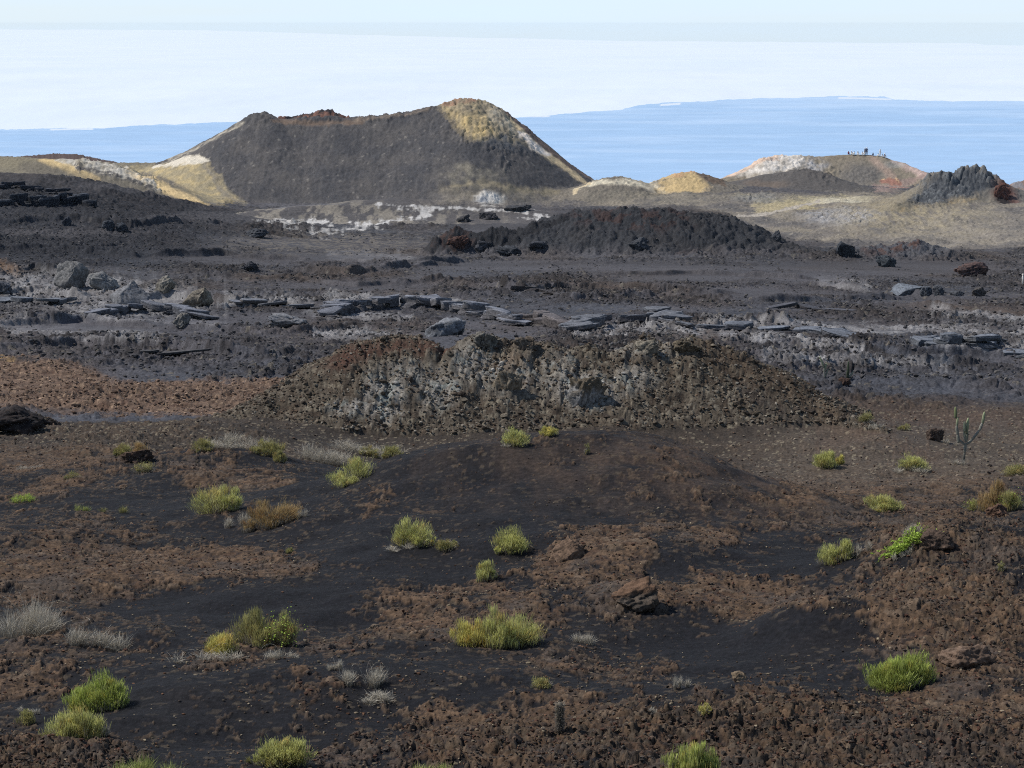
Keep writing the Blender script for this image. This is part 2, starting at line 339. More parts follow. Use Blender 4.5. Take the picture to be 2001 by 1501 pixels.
for ri_, (pts, hh, ww) in enumerate(RIDGES):
    P = np.array([ground_pt(*q) for q in pts]); rad = 7
    r0 = np.searchsorted(Yr, P[:, 1].min() - rad); r1_ = np.searchsorted(Yr, P[:, 1].max() + rad)
    c0 = np.searchsorted(aC, ((P[:, 0] - rad) / P[:, 1]).min()); c1_ = np.searchsorted(aC, ((P[:, 0] + rad) / P[:, 1]).max())
    x = X[r0:r1_, c0:c1_]; y = Y[r0:r1_, c0:c1_]; dm = np.full(x.shape, 99, f4); sgn = np.zeros(x.shape, f4)
    yy = y + 2.6 * fbm(x / 9, y / 9, 4, 221 + ri_)
    for k in range(len(P) - 1):
        a, b = P[k], P[k + 1]; d = b - a; L2 = d[0] ** 2 + d[1] ** 2
        t = np.clip(((x - a[0]) * d[0] + (yy - a[1]) * d[1]) / L2, 0, 1); ex = x - a[0] - t * d[0]; ey = yy - a[1] - t * d[1]
        dd = np.sqrt(ex * ex + ey * ey); m_ = dd < dm; dm = np.where(m_, dd, dm); sgn = np.where(m_, ey, sgn)
    wv = np.where(sgn < 0, .9, 4.5) * ww
    amp = np.clip(.7 + 1.3 * fbm(x / 8, y / 8, 3, 231 + ri_), 0, 1.3)
    Z[r0:r1_, c0:c1_] += (hh * amp * np.clip(1 - dm / wv, 0, 1) ** 1.2).astype(f4)
PX, PY = project(X.astype(np.float64), Y.astype(np.float64), Z.astype(np.float64))
PX = PX.astype(f4); PY = PY.astype(f4)

# warped picture-plane addresses used only to look up which real patch of ground a point belongs to
w_a = fbm(X * (90 / Y), Z * (90 / Y) * 1.0 + Y * (8 / 300), 4, 5) if False else None
sc_ = 1.0 / np.maximum(Y, 20)
n_big = fbm(X * 14 * sc_ * 1.0, np.log(Y) * 40, 5, 70)
n_fin = fbm(X * 60 * sc_, np.log(Y) * 170, 4, 90)
UX = PX + n_big * 26 + n_fin * 9
UY = PY + n_big * 14 + n_fin * 6
DUST = fbm(X / np.clip(Y / 220, .3, 2.2), Y / np.clip(Y / 60, 1, 8), 5, 95, .68)
def ell(cx, cy, rx, ry, soft=0.5, warp=True):
    a, b = (UX, UY) if warp else (PX, PY)
    d = np.sqrt(((a - cx) / rx) ** 2 + ((b - cy) / ry) ** 2) * (1 + .35 * DUST)
    return 1 - sm(1 - soft, 1 + soft, d)
def stroke(pts, w, soft=0.6, warp=True, ys=1.0):
    a, b = (UX, UY) if warp else (PX, PY)
    best = np.full(a.shape, 1e9, f4)
    x0 = min(p[0] for p in pts) - 60; x1 = max(p[0] for p in pts) + 60
    y0 = min(p[1] for p in pts) - 60; y1 = max(p[1] for p in pts) + 60
    sel = np.nonzero((a > x0) & (a < x1) & (b > y0) & (b < y1))
    aa, bb = a[sel], b[sel]; m = np.full(aa.shape, 1e9, f4)
    for k in range(len(pts) - 1):
        p, q = pts[k], pts[k + 1]
        wp = p[2] if len(p) > 2 else w; wq = q[2] if len(q) > 2 else w
        dx, dy = q[0] - p[0], (q[1] - p[1]) * ys
        t = np.clip(((aa - p[0]) * dx + (bb - p[1]) * ys * dy) / (dx * dx + dy * dy + 1e-6), 0, 1)
        d = np.sqrt((aa - p[0] - t * dx) ** 2 + ((bb - p[1]) * ys - t * dy) ** 2) / (wp + t * (wq - wp))
        m = np.minimum(m, d)
    best[sel] = m * (1 + .9 * np.clip(DUST[sel], -.6, .6)) + .25 * np.clip(DUST[sel], -.5, .5)
    return 1 - sm(1 - soft, 1 + soft, best)
def poly1(pts, a, b):
    ins = np.zeros(a.shape, f4)
    xs = [p[0] for p in pts]; ys = [p[1] for p in pts]
    sel = np.nonzero((a > min(xs)) & (a < max(xs)) & (b > min(ys)) & (b < max(ys)))
    aa, bb = a[sel], b[sel]; r = np.zeros(aa.shape, bool)
    for k in range(len(pts)):
        (xa, ya), (xb, yb) = pts[k], pts[k - 1]
        if ya == yb: continue
        r ^= ((ya > bb) != (yb > bb)) & (aa < (xb - xa) * (bb - ya) / (yb - ya) + xa)
    ins[sel] = r
    return ins
def poly(pts, warp=True):
    t = 0
    for q, (sx_, sy_) in enumerate([(-9, -3), (9, -3), (-5, 4), (5, 4), (0, 0)]):
        t = t + poly1(pts, UX + DUST * (10 + 3 * q) + sx_, UY + DUST * (5 + q) + sy_)
    return t / 5
def own(*keys):
    m = np.zeros(Z.shape, f4)
    for k in keys: m = np.maximum(m, (owner == HK[k]).astype(f4))
    return m
# ------------------------------------------------------------------ relief detail
FG = 1 - sm(118, 126, Y)
is_rocky = own('rocky', 'leftrock')
big_hills = own('cone', 'rim', 'sulphur', 'backhill', 'saddle', 'knoll', 'crater', 'hump', 'ridge', 'farred', 'crag')
rslope = poly([(840,372),(1130,372),(1480,380),(2400,380),(2400,540),(2001,525),(1900,500),(1800,482),(1640,478),(1560,474),(1480,445),(1430,425),(1360,408),(1080,402),(840,396)]) * (Y > 370)
smooth_far = np.maximum(np.maximum(big_hills, rslope), sm(455, 475, Y))
PL = (1 - FG) * (1 - smooth_far)                     # the lava plain
lavahill = own('lavahill', 'lavawing'); rl = own('rlump')
# smooth ash shelves among the lava
ash = np.zeros(Z.shape, f4)
for e in [(650,478,200,16),(560,505,260,12),(700,560,160,14),(1000,520,260,12),(1500,540,300,16),(1250,525,200,10),(950,425,180,16),(1050,440,160,12),(420,428,120,12),(620,398,130,8),(1550,455,200,22),(1800,480,160,14),(1750,525,200,20),(120,455,140,10),(250,370,120,8),(200,640,200,12),(450,625,150,10),(1500,575,200,8)]:
    ash = np.maximum(ash, ell(*e, soft=.45))
ash *= PL * (1 - rl * .5)
pn1 = fbm(X / 17, Y / 26, 4, 21)
rough = np.clip(0.62 + 1.2 * pn1, 0.24, 1.0) * (1 - .78 * ash)
rough *= PL * (1 - .55 * lavahill)
leftdark = ell(130, 430, 330, 75, .4) * PL
rough = np.maximum(rough, leftdark * .75 * PL)
brownflat = poly([(-340,690),(0,705),(160,722),(230,748),(420,748),(560,742),(580,770),(470,818),(200,815),(90,808),(60,800),(-340,800)]) * PL
rough *= (1 - .35 * brownflat)
salt_zone = own('salt') * (1 - sm(465, 480, Y)) * ell(700, 425, 420, 52, .35)
rough *= 1 - .6 * salt_zone
# ---- scarps that face the viewer
tt = (Y + 16 * fbm(X / 55, Y / 55, 3, 31) + 2.5 * fbm(X / 7, Y / 7, 2, 33)) / 15.0
fr = tt - np.floor(tt)
pres = np.clip(fbm(X / 30 + np.floor(tt) * 7.3, np.floor(tt) * 3.1 + Y * 0, 2, 35) * 2.2 + .35, 0, 1.2)
saw = sm(0, .15, fr) * (1 - fr) ** 1.3
dZ = .62 * pres * saw * np.clip(rough * 1.3, 0, 1)
# ---- clinker
sel = np.nonzero(rough > .05)
xs, ys = X[sel], Y[sel]
r_ = rough[sel]
c1 = fbm(xs / 3.2, ys / 3.2, 5, 51, .6, 1)
l1, id1 = lump(xs / 1.15, ys / 1.5, 53); l2, id2 = lump(xs / .5, ys / .62, 57)
c0 = fbm(xs / 1.3, ys / 1.6, 4, 55, .6, 2); l3, id3 = lump(xs / 2.6, ys / 3.0, 59)
dZ[sel] += r_ * (.42 * c1 + .34 * l1 * (id1 > .45) + .28 * l2 + .36 * c0 + .32 * l3 * (id3 > .78))
cl_tone = np.zeros(Z.shape, f4); cl_tone[sel] = (c1 + .7 * l1 * (id1 > .45) + .3 * l2 + .5 * c0) * np.minimum(1, r_ * 1.5)
cl_id = np.zeros(Z.shape, f4); cl_id[sel] = id2
dZ += PL * .10 * fbm(X / 2.5, Y / 2.5, 4, 61)
# ---- far hills
sel = np.nonzero((smooth_far > .3) & (Y < 640))
xs, ys = X[sel], Y[sel]
g1 = fbm(xs / 3.5, ys / 3.5, 5, 63, .6); l1, id1 = lump(xs / .6, ys / .8, 65); g2 = fbm(xs / .7, ys / .9, 3, 66)
kk = 1 - .62 * own('cone', 'sulphur', 'saddle', 'hump', 'crater')[sel]
dZ[sel] += rslope[sel] * (1.1 * fbm(xs / 11, ys / 14, 3, 64)) + kk * (.30 * g1 + .22 * l1 * (id1 > .72) + .10 * g2)
far_tone = np.zeros(Z.shape, f4); far_tone[sel] = g1; far_id = np.zeros(Z.shape, f4); far_id[sel] = id1 * (l1 > .25)
# rocky crests
crag = np.zeros(Z.shape, f4)
for pts, w in [([(868,212),(905,205),(950,215),(980,240)], 26), ([(900,240),(950,260),(1000,275)], 34), ([(500,228),(512,224)], 14), ([(575,230),(650,224)], 9), ([(840,214),(870,208)], 8), ([(700,234),(830,216)], 5)]:
    crag = np.maximum(crag, stroke(pts, w, .5))
crag = np.maximum(crag, stroke([(170,320),(220,335),(260,350),(300,368)], 14, .5)); crag = np.maximum(crag, ell(950, 385, 22, 14, .4))
crag = np.maximum(crag, stroke([(1490,318),(1530,318),(1570,325),(1620,335)], 14, .5))
crag = np.maximum(crag, poly([(1775,395),(1810,345),(1850,330),(1890,335),(1935,345),(1900,372),(1850,395),(1800,405)]))
crag = np.maximum(crag, ell(1650, 425, 70, 16, .5)); crag = np.maximum(crag, ell(1475, 388, 40, 12, .5)); crag = np.maximum(crag, ell(1690,345,40,22,.6)*.5)
crag = np.maximum.reduce([crag, own('rim'), own('crag') * .9]) * (Y > 380)
sel = np.nonzero(crag > .05); xs, ys = X[sel], Y[sel]
l1, id1 = lump(xs / 1.9, ys / 1.9, 67); l2, id2 = lump(xs / .8, ys / .8, 69); c1 = fbm(xs / 2.2, ys / 2.2, 5, 71, .6, 2)
dZ[sel] += crag[sel] * (.45 * l1 + .26 * l2 + .5 * c1) + own('crag')[sel] * (.35 * l1 + .45 * c1)
crag_t = np.zeros(Z.shape, f4); crag_t[sel] = l1 + .5 * l2 + c1 * .8
# ---- lava hill, lumpy clinker with overhung scars
sel = np.nonzero(np.maximum(lavahill, rl) > .5); xs, ys = X[sel], Y[sel]
l1, id1 = lump(xs / 1.0, ys / 1.0, 73); l2, id2 = lump(xs / .45, ys / .45, 75); c1 = fbm(xs / 5, ys / 5, 5, 77, .55, 1)
dZ[sel] += (.36 * l1 + .16 * l2 + 1.0 * c1)
lh_t = np.zeros(Z.shape, f4); lh_t[sel] = l1 + c1
# ---- rocky hill in front: ribs, blocks and rubble
RB = is_rocky * FG
sel = np.nonzero(is_rocky > .5); xs, ys = X[sel], Y[sel]
face = np.maximum.reduce([ell(760,770,110,75,.5), ell(960,745,150,75,.5), ell(1180,745,140,70,.5), ell(1000,690,300,25,.5), ell(1300,700,120,40,.5)])[sel]
rib = fbm(xs / 2.4, ys / 9, 4, 79, .5, 1)
l0, i0 = lump(xs / 2.3, ys / 2.6, 80); l1, id1 = lump(xs / .8, ys / .8, 81); l2, id2 = lump(xs / .3, ys / .26, 83); l3, id3 = lump(xs / .15, ys / .14, 85)
dZ[sel] += face * (.26 * rib + .34 * l0 * (i0 > .35)) + (.10 + .12 * face) * l1 + .10 * l2 + .06 * l3 + .20 * fbm(xs / 1.2, ys / 1.2, 5, 86, .6)
rk_t = np.zeros(Z.shape, f4); rk_t[sel] = l1 * .6 + l2; rk_id = np.zeros(Z.shape, f4); rk_id[sel] = id2; rk_id3 = np.zeros(Z.shape, f4); rk_id3[sel] = id3
rk_face = np.zeros(Z.shape, f4); rk_face[sel] = face * np.clip(.3 + l0 * .8 + rib, 0, 1.2)
# ---- foreground cinder and its brown crusts
fgm = FG * (1 - is_rocky)
dens = np.full(Z.shape, -.26, f4)
for e in [(450,1105,160,42,.6),(250,1115,240,50,.45),(90,1140,170,70,.45),(180,1050,220,50,.25),(900,1180,215,62,.62),(1110,1095,75,50,.7),(1240,1035,80,26,.7),(1235,1165,90,50,.75),(1390,1060,60,25,.6),(1230,1085,60,30,.6),
          (1420,1160,150,48,.55),(1480,1190,90,30,.6),(1720,1180,210,70,.5),(1890,1225,160,90,.62),(1870,1080,170,70,.5),(1450,1450,620,75,.62),(120,1470,170,60,.5),(650,1470,330,40,.3),(300,1290,260,50,.22),(620,1300,200,50,.25),(60,1320,130,40,.35),
          (1450,960,200,60,.22),(1250,890,260,40,.12),(1850,770,330,55,.5),(1750,960,230,60,.45),(1950,900,170,60,.4),(1650,880,120,60,.4),(450,930,130,25,.4),(260,870,300,45,.5),(80,930,160,60,.35),(1650,1040,200,30,.25),(950,1400,260,60,.3),(1350,1320,300,40,.22),(1900,1400,200,90,.42),(720,980,140,30,.15),(1150,1300,160,30,.28),(1700,1300,90,25,.25),
          (400,1175,270,36,-.5),(1480,1250,190,50,-.45),(150,1080,0.1,0.1,0),(800,960,250,40,-.1),(760,1110,160,50,-.3),(300,1390,120,50,-.3),(1560,1090,60,40,-.1),(1300,1130,60,26,-.4),(1560,1235,120,30,-.2),(640,1180,110,50,-.25),(1000,1330,190,40,-.15),(1250,960,240,50,-.12)]:
    dens += ell(e[0], e[1], e[2], e[3], .55) * e[4]
cn = fbm(X / 1.5, Y / 2.4, 6, 101, .66); cn2 = fbm(X / .30, Y / .50, 4, 105, .62); cn3 = fbm(X / 5, Y / 6, 3, 103)
crust = sm(-.04, .11, dens * .95 - .15 + cn * .95 + cn2 * .42 + cn3 * .25) * fgm
fl1 = fbm(X / .55, Y / .9, 5, 106, .62); fl2 = fbm(X / .16, Y / .26, 4, 108, .6)
fleck = sm(.14, .27, fl1 * .6 + fl2 * .55 + .34 * np.clip(dens + .18, -.5, .4) + .30 * cn3) * fgm * (1 - crust)
clinker = np.maximum.reduce([ell(1450,1460,640,62,.4), ell(100,1480,170,45,.4), ell(1880,1120,190,110,.5)*.8, ell(260,850,300,40,.5)*.9, ell(1850,760,330,40,.5)*.7, ell(1900,1230,110,50,.5)*.6]) * fgm
sel = np.nonzero((fgm > .05) & (Y < 160)); xs, ys = X[sel], Y[sel]
sc_f = np.clip(ys / 45, .8, 2.2)
l1, id1 = lump(xs / .42, ys / .36, 107); l2, id2 = lump(xs / .15, ys / .13, 109); c1 = fbm(xs / .8, ys / .8, 5, 111, .52, 1)
cr = crust[sel]; ck = clinker[sel]
dZ[sel] += fgm[sel] * (.55 * fbm(xs / 7.5, ys / 6.0, 3, 113) + .13 * fbm(xs / 2.4, ys / 2.2, 3, 114) + .035 * fbm(xs / .9, ys / .9, 4, 115) + .012 * fbm(xs / .12, ys / .12, 3, 117))
dZ[sel] += .03 * fleck[sel] * (.4 + l2) + cr * (.05 + .035 * l1 + .024 * l2 + .05 * c1) + ck * (.085 * l1 * (id1 > .3) + .05 * l2 + .075 * c1)
fg_l = np.zeros(Z.shape, f4); fg_l[sel] = l1 * .5 + l2 * .7 + c1; fg_id = np.zeros(Z.shape, f4); fg_id[sel] = id2
fg_id1 = np.zeros(Z.shape, f4); fg_id1[sel] = id1
Z = Z + dZ
# ------------------------------------------------------------------ colours of the ground, far ones faded for haze
col = np.zeros(Z.shape + (4,), f4)
def paint(m, c):
    m = np.clip(m, 0, 1)[..., None]
    col[..., :3] = col[..., :3] * (1 - m) + np.asarray(c, f4) * m
tone = fbm(X / 9, Y / 9, 5, 121)
tint = fbm(X / 22, Y / 40, 3, 125)
col[..., :3] = alb(84, 82, 86)                                   # grey ash
# lava plain: clinker dark, dust between it pale
ct = np.clip(.5 + cl_tone * .8, 0, 1.3)
paint(PL, alb(94, 92, 97))
paint(PL * np.clip(tint * 2.2, 0, .8), alb(92, 80, 72))
paint(PL * np.clip(-tint * 2.2, 0, .75), alb(84, 88, 98))
paint(PL * rough * sm(.42, .95, ct), alb(60, 56, 56))
paint(PL * (cl_id > .95) * sm(.1, .3, rough) * .7, alb(120, 114, 105))
paint(PL * np.clip(leftdark * .85, 0, 1) * (.6 + .4 * (ct > .4)), alb(52, 54, 62))
paint(ell(200, 500, 330, 28, .5) * PL * .7, alb(54, 56, 64))
paint(brownflat, alb(118, 98, 84)); paint(brownflat * (fbm(X / .9, Y / 1.2, 4, 131) > .16), alb(98, 78, 66)); paint(brownflat * (fbm(X / .5, Y / .7, 3, 133) > .3), alb(150, 128, 108))
paint(stroke([(-340,505),(0,520),(30,535)], 10, .6) * PL, alb(120, 96, 76))
paint(stroke([(0,706),(12,706)], 6, .8) * PL * .6, alb(170, 140, 96))
# smooth grey pahoehoe skins
pah = np.zeros(Z.shape, f4)
for p, w in [([(-100,562),(100,578),(250,592),(390,604)], 26), ([(150,612),(300,622),(420,628)], 10), ([(-340,548),(0,560),(120,562),(220,575),(360,590)], 26), ([(430,592),(520,590),(600,594)], 9), ([(600,612),(660,620),(800,622)], 8), ([(640,590),(760,588),(900,594)], 8), ([(1130,652),(1260,648),(1400,652),(1520,668)], 10), ([(1540,672),(1680,690)], 9), ([(1380,638),(1500,632),(1640,645),(1800,645),(2001,655)], 9), ([(1830,610),(1920,622),(2001,632)], 10), ([(1850,668),(2001,676)], 13), ([(1500,700),(1600,715),(1850,720)], 9), ([(20,640),(160,650),(300,660)], 14), ([(620,655),(780,660)], 8), ([(650,500),(800,505)], 7), ([(1600,545),(1700,565)], 8),([(560,800),(640,805)],3)]:
    pah = np.maximum(pah, stroke(p, w, .7))
pah *= PL * np.clip(.75 + fbm(X / 2.5, Y / 8, 4, 141) * 1.2, 0, 1)
paint(pah * .85, alb(138, 137, 139)); col[..., 3] = np.maximum(col[..., 3], pah * .35)
paint(ash * .8, alb(92, 90, 95))
# tan dust on the ash shelves
paint(ell(640, 478, 190, 20, .5) * PL * (fbm(X / 1.5, Y / 3, 4, 143) > .02) * .6, alb(140, 130, 116))
# mid dark lava hill
HN = sm(.1, 2.2, (Zmax - Zb) + 1.2 * tone); lavahill = lavahill * HN; rl = rl * HN
paint(lavahill, alb(66, 68, 74)); paint(lavahill * np.clip(tone * 2, 0, .5), alb(72, 70, 72))
paint(lavahill * ell(1240, 425, 110, 22, .5) * (fbm(X / 2.5, Y / 2.5, 4, 145) > .02) * .7, alb(86, 64, 60))
paint(own('lavawing') * HN * .9, alb(52, 53, 58)); paint(lavahill * ell(880, 472, 42, 26, .6) * np.clip(.35 + 2.2 * fbm(X / 1.4, Y / 2, 4, 147), 0, .9), alb(86, 64, 58))
paint(lavahill * ell(1350, 505, 30, 12, .5) * .6, alb(92, 66, 58))
st_ = fbm(X / 1.5, Y / 2, 4, 149); paint(rl, alb(92, 94, 102)); paint(rl * (lh_t > .9), alb(122, 124, 128)); paint(rl * stroke([(1680,500),(1730,488),(1790,477)], 7, .6) * (st_ > -.1), alb(104, 80, 74)); paint(rl * ell(1890,525,40,14,.5)*.8, alb(104, 78, 70)); paint(rl * ell(1760,540,120,22,.5)*.5, alb(100,98,104))
# salt crusted ground
sn = fbm(X / 3.5, Y / 12, 5, 151, .55); sn2 = fbm(X / 1.7, Y / 8, 5, 153, .66)
sz = salt_zone
paint(sz * .8, alb(92, 88, 88)); paint(sz * sm(-.1, .12, sn + sn2 * .5) * ell(600,425,330,34,.4), alb(138, 130, 118))
wh = np.zeros(Z.shape, f4)
for p in [[(500,438,5),(560,436,9),(620,432,6),(650,442,6)], [(630,456,5),(690,450,6),(760,438,6),(800,424,5)], [(740,400,5),(800,408,5),(880,410,4),(960,411,4),(1060,418,3)], [(760,438,4),(800,428,6),(850,412,5)], [(690,438,4),(740,446,5)], [(560,452,3),(620,455,5)], [(1010,424,3),(1080,424,3)]]:
    wh = np.maximum(wh, stroke(p, 4, .8))
paint(sm(.26, .70, wh * .52 + sn2 * 1.0 + sn * .30) * (wh > .03) * (Y > 380) * (Y < 476), alb(200, 197, 194))
# cone
K = own('cone'); stc = fbm(X / .9, Y / 9, 4, 160, .6)
paint(K, alb(82, 80, 82)); paint(K * np.clip(stc * 1.4, 0, .45), alb(98, 94, 92)); paint(K * np.clip(-stc * 1.4, 0, .4), alb(68, 68, 72)); paint(K * np.clip(tone * 1.6, 0, .5), alb(98, 93, 90)); paint(K * np.clip(-tone * 1.4, 0, .4), alb(66, 68, 75))
paint(smooth_far * (far_id > .955) * .55, alb(132, 126, 118)); paint(smooth_far * (far_id > .86) * (far_id < .93) * .5, alb(60, 62, 68))
F_ = (Y > 440).astype(f4)
paint(rslope * .95, alb(116, 109, 102)); paint(rslope * np.clip(tone * 2 + .15, 0, .7), alb(136, 126, 108)); paint(rslope * np.clip(-tone * 2, 0, .6), alb(86, 85, 87)); paint(rslope * (far_id > .95) * .6, alb(150, 142, 128))
st = fbm(X / 1.2, Y / 6, 4, 161); st2 = fbm(X / 2.5, Y / 2.5, 5, 163)
paint(F_ * K * poly([(850,205),(900,190),(960,196),(1010,240),(1035,290),(990,280),(960,270),(945,280),(920,280),(885,235)]) * np.clip(.75 + st2 * .9, 0, 1), alb(168, 150, 112))
paint(F_ * K * poly([(870,215),(900,225),(950,230),(960,268),(920,275),(892,245)]) * np.clip(.55 + st * 1.1, 0, 1), alb(194, 166, 100))
paint(F_ * K * poly([(950,205),(985,225),(1020,262),(1000,262),(960,240)]) * np.clip(.5 + st2, 0, 1), alb(190, 180, 160))
paint(F_ * K * poly([(960,258),(1020,262),(1030,300),(985,292),(940,285)]) * np.clip(.6 + st2 * 1.5, 0, 1), alb(84, 88, 94))
paint(F_ * stroke([(870,208,8),(900,198,8),(930,197,5)], 7, .6) * np.clip(.5 + st2 * 1.3, 0, 1), alb(156, 112, 88))
paint(F_ * K * stroke([(1005,240,8),(1035,275,8),(1060,298,7),(1090,318,7),(1120,340,6),(1140,358,4)], 7, .5), alb(206, 180, 132))
paint(F_ * K * stroke([(1015,262,6),(1040,283,7),(1062,298,5)], 5, .6), alb(226, 212, 198))
paint(F_ * K * stroke([(1000,225,5),(1050,275,5),(1110,322,4),(1160,350,3)], 4, .5), alb(112, 94, 86))
paint(F_ * K * stroke([(330,310,4),(370,298,8),(410,278,8),(450,256,5),(470,240,3)], 7, .9) * np.clip(.45 + st2 * 1.6, 0, .9), alb(176, 166, 146))
paint(F_ * K * ell(920, 345, 55, 18, .8) * np.clip(.35 + st2, 0, .8), alb(150, 140, 118)); paint(F_ * ell(905, 325, 14, 9, .6) * .5, alb(150, 140, 118))
paint(F_ * stroke([(870,365,3),(920,352,5),(970,360,6),(1040,375,6),(1110,385,5)], 6, .8) * np.clip(.55 + st2, 0, .9), alb(166, 148, 110))
paint(F_ * stroke([(860,366,8),(930,362,12),(1000,378,12),(1100,392,8)], 9, .9) * np.clip(.3 + st2, 0, .6), alb(144, 132, 108))
paint(F_ * ell(952, 386, 22, 14, .5), alb(214, 208, 198)); paint(F_ * ell(945, 392, 12, 7, .5) * .7, alb(150, 156, 166))
paint(F_ * K * stroke([(530,232),(600,240),(700,238)], 5, .7) * .7, alb(128, 104, 84)); paint(F_ * K * stroke([(690,234),(840,216)], 3, .7) * .6, alb(140, 122, 104))
paint(own('rim'), alb(74, 62, 60)); paint(own('rim') * (fbm(X / 2.2, Y / 4, 4, 165) > .0), alb(122, 84, 70)); paint(own('rim') * stroke([(560,231),(620,221),(650,219)], 3.2, .5), alb(50, 46, 52))
# ridge of sulphur on the left
U = own('sulphur', 'saddle')
paint(U, alb(122, 114, 96)); paint(F_ * U * ell(60, 322, 120, 14, .6) * .8, alb(132, 122, 96))
paint(F_ * stroke([(85,315,5),(130,328,9),(180,348,8),(200,354,3)], 8, .5), alb(206, 176, 110))
paint(F_ * stroke([(250,340,6),(310,362,9),(350,382,9),(385,397,8),(405,405,4)], 9, .5), alb(214, 182, 116))
paint(F_ * stroke([(300,330,5),(350,350,8),(380,372,6)], 10, .9) * .6, alb(178, 156, 104))
paint(F_ * stroke([(120,315,6),(170,324,13),(220,335,12),(265,350,11),(305,368,8)], 11, .35) * np.clip(.7 + st2 * 1.2, 0, 1), alb(186, 180, 168))
paint(F_ * stroke([(150,332),(220,345),(300,372)], 4, .8) * (crag_t > .5), alb(84, 82, 84))
paint(F_ * stroke([(60,330),(200,360),(330,392)], 14, .6, ys=1) * (1 - stroke([(250,340,6),(310,362,9),(350,382,9),(405,405,6)], 10, .5)) * .6, alb(98, 92, 84))
paint(F_ * stroke([(300,327,3),(340,324,5),(380,319,6),(405,316,4)], 5, .5), alb(212, 200, 178))
paint(F_ * stroke([(405,318,3),(422,350,4),(430,370,4),(450,388,4),(475,396,4)], 4, .7) * .7, alb(150, 140, 122))
paint(F_ * ell(530, 403, 130, 7, .5) * .8, alb(104, 104, 112))
paint(own('backhill'), alb(92, 76, 72)); paint(own('backhill') * stroke([(100,293),(150,296)], 3, .6), alb(150, 100, 84))
sad = poly([(235,330),(300,323),(360,319),(408,317),(424,340),(436,366),(470,396),(420,402),(380,376),(330,352),(280,338)]) * F_
paint(sad * .9, alb(158, 144, 108)); paint(sad * np.clip(st2 * 1.6 + .2, 0, .8), alb(188, 164, 104))
paint(F_ * stroke([(300,327,3),(340,324,5),(380,319,6),(405,316,4)], 5, .6), alb(206, 196, 176))
paint(F_ * stroke([(406,320,3),(422,350,4),(430,370,4),(450,388,4),(475,397,4)], 4, .8) * .6, alb(120, 114, 106))
# right hand hills
Kn = own('knoll')
paint(Kn, alb(120, 112, 100)); paint(F_ * stroke([(1130,374,4),(1165,357,5),(1215,350,6),(1260,360,5),(1290,366,5)], 6, .7) * np.clip(.7 + st2, 0, 1), alb(214, 202, 172))
paint(F_ * poly([(1270,372),(1300,350),(1345,334),(1372,345),(1375,366),(1330,372)]), alb(196, 166, 104)); paint(F_ * stroke([(1300,345),(1340,337),(1365,340)], 3, .6), alb(190, 150, 100)); paint(F_ * stroke([(1372,342),(1410,356)], 6, .5), alb(112, 94, 78))
paint(F_ * stroke([(1130,385,3),(1136,372,3),(1150,360,3)], 3, .5), alb(206, 184, 140))
Kc = own('crater')
paint(Kc, alb(140, 128, 108)); paint(Kc * np.clip(st2 * 1.5, 0, .8), alb(124, 112, 98)); paint(Kc * ell(1690, 345, 45, 26, .6) * .75, alb(104, 102, 102))
paint(F_ * Kc * poly([(1440,345),(1490,312),(1525,303),(1575,307),(1560,328),(1500,342)]) * np.clip(.85 + st2, 0, 1), alb(222, 214, 204)); paint(F_ * Kc * ell(1590, 325, 30, 10, .6) * np.clip(.6 + st2 * 1.4, 0, 1), alb(170, 170, 174))
paint(F_ * Kc * stroke([(1400,352,3),(1450,336,3),(1495,311,3),(1540,304,2)], 3, .6), alb(206, 176, 152))
paint(F_ * Kc * stroke([(1700,308,7),(1730,330,7),(1755,355,7)], 7, .7) * .7, alb(170, 142, 124)); paint(F_ * Kc * stroke([(1740,312,4),(1790,332,8),(1815,350,7)], 7, .6), alb(190, 162, 150))
paint(F_ * Kc * ell(1745, 320, 20, 8, .6)*.6, alb(150, 150, 146))
paint(F_ * stroke([(1815,348,6),(1790,360,6),(1750,369,5),(1710,372,4)], 6, .6) * .8, alb(156, 130, 120)); paint(F_ * stroke([(1735,360,5),(1765,362,5)], 4, .5), alb(164, 112, 92)); paint(F_*stroke([(1730,356),(1768,357)],2,.5)*(st>0), alb(212,170,120))
paint(own('hump'), alb(92, 88, 86)); paint(own('hump') * ell(1500, 362, 40, 8, .6) * .5, alb(118, 100, 84))
mid = ((Y > 380) & (Y < 520)).astype(f4)
paint(mid * stroke([(1430,380,4),(1500,393,8),(1570,392,8),(1640,386,5),(1700,392,4)], 8, .8) * np.clip(.7 + st2, 0, 1), alb(160, 148, 112))
paint(mid * stroke([(1480,408,8),(1540,402,8),(1600,392,6)], 7, .8) * .7, alb(176, 160, 112))
paint(mid * ell(1650, 425, 75, 17, .4) * np.clip(.75 + st2, 0, 1), alb(146, 146, 150)); paint(mid * ell(1478, 388, 40, 9, .5) * .7, alb(120, 122, 124)); paint(mid*ell(1640,392,60,6,.6)*.8, alb(190,182,156))
paint(mid * stroke([(1440,425,2.2),(1510,416,2.4),(1560,405,2.6),(1600,392,2.6)], 2.5, .5, False), alb(170, 160, 146))
R_ = own('ridge', 'crag')
paint(R_, alb(116, 111, 104)); paint(mid * ell(1775, 420, 130, 36, .7) * np.clip(.5 + st * 1.2, 0, .85), alb(156, 142, 108)); paint(mid * ell(1920, 455, 140, 40, .7) * np.clip(.35 + st2, 0, .6), alb(140, 132, 120)); paint(mid * ell(1300, 385, 140, 12, .7) * np.clip(.5 + st2, 0, .7), alb(132, 124, 106)); paint(R_ * ell(1800, 415, 110, 50, .8) * .7, alb(132, 120, 94))
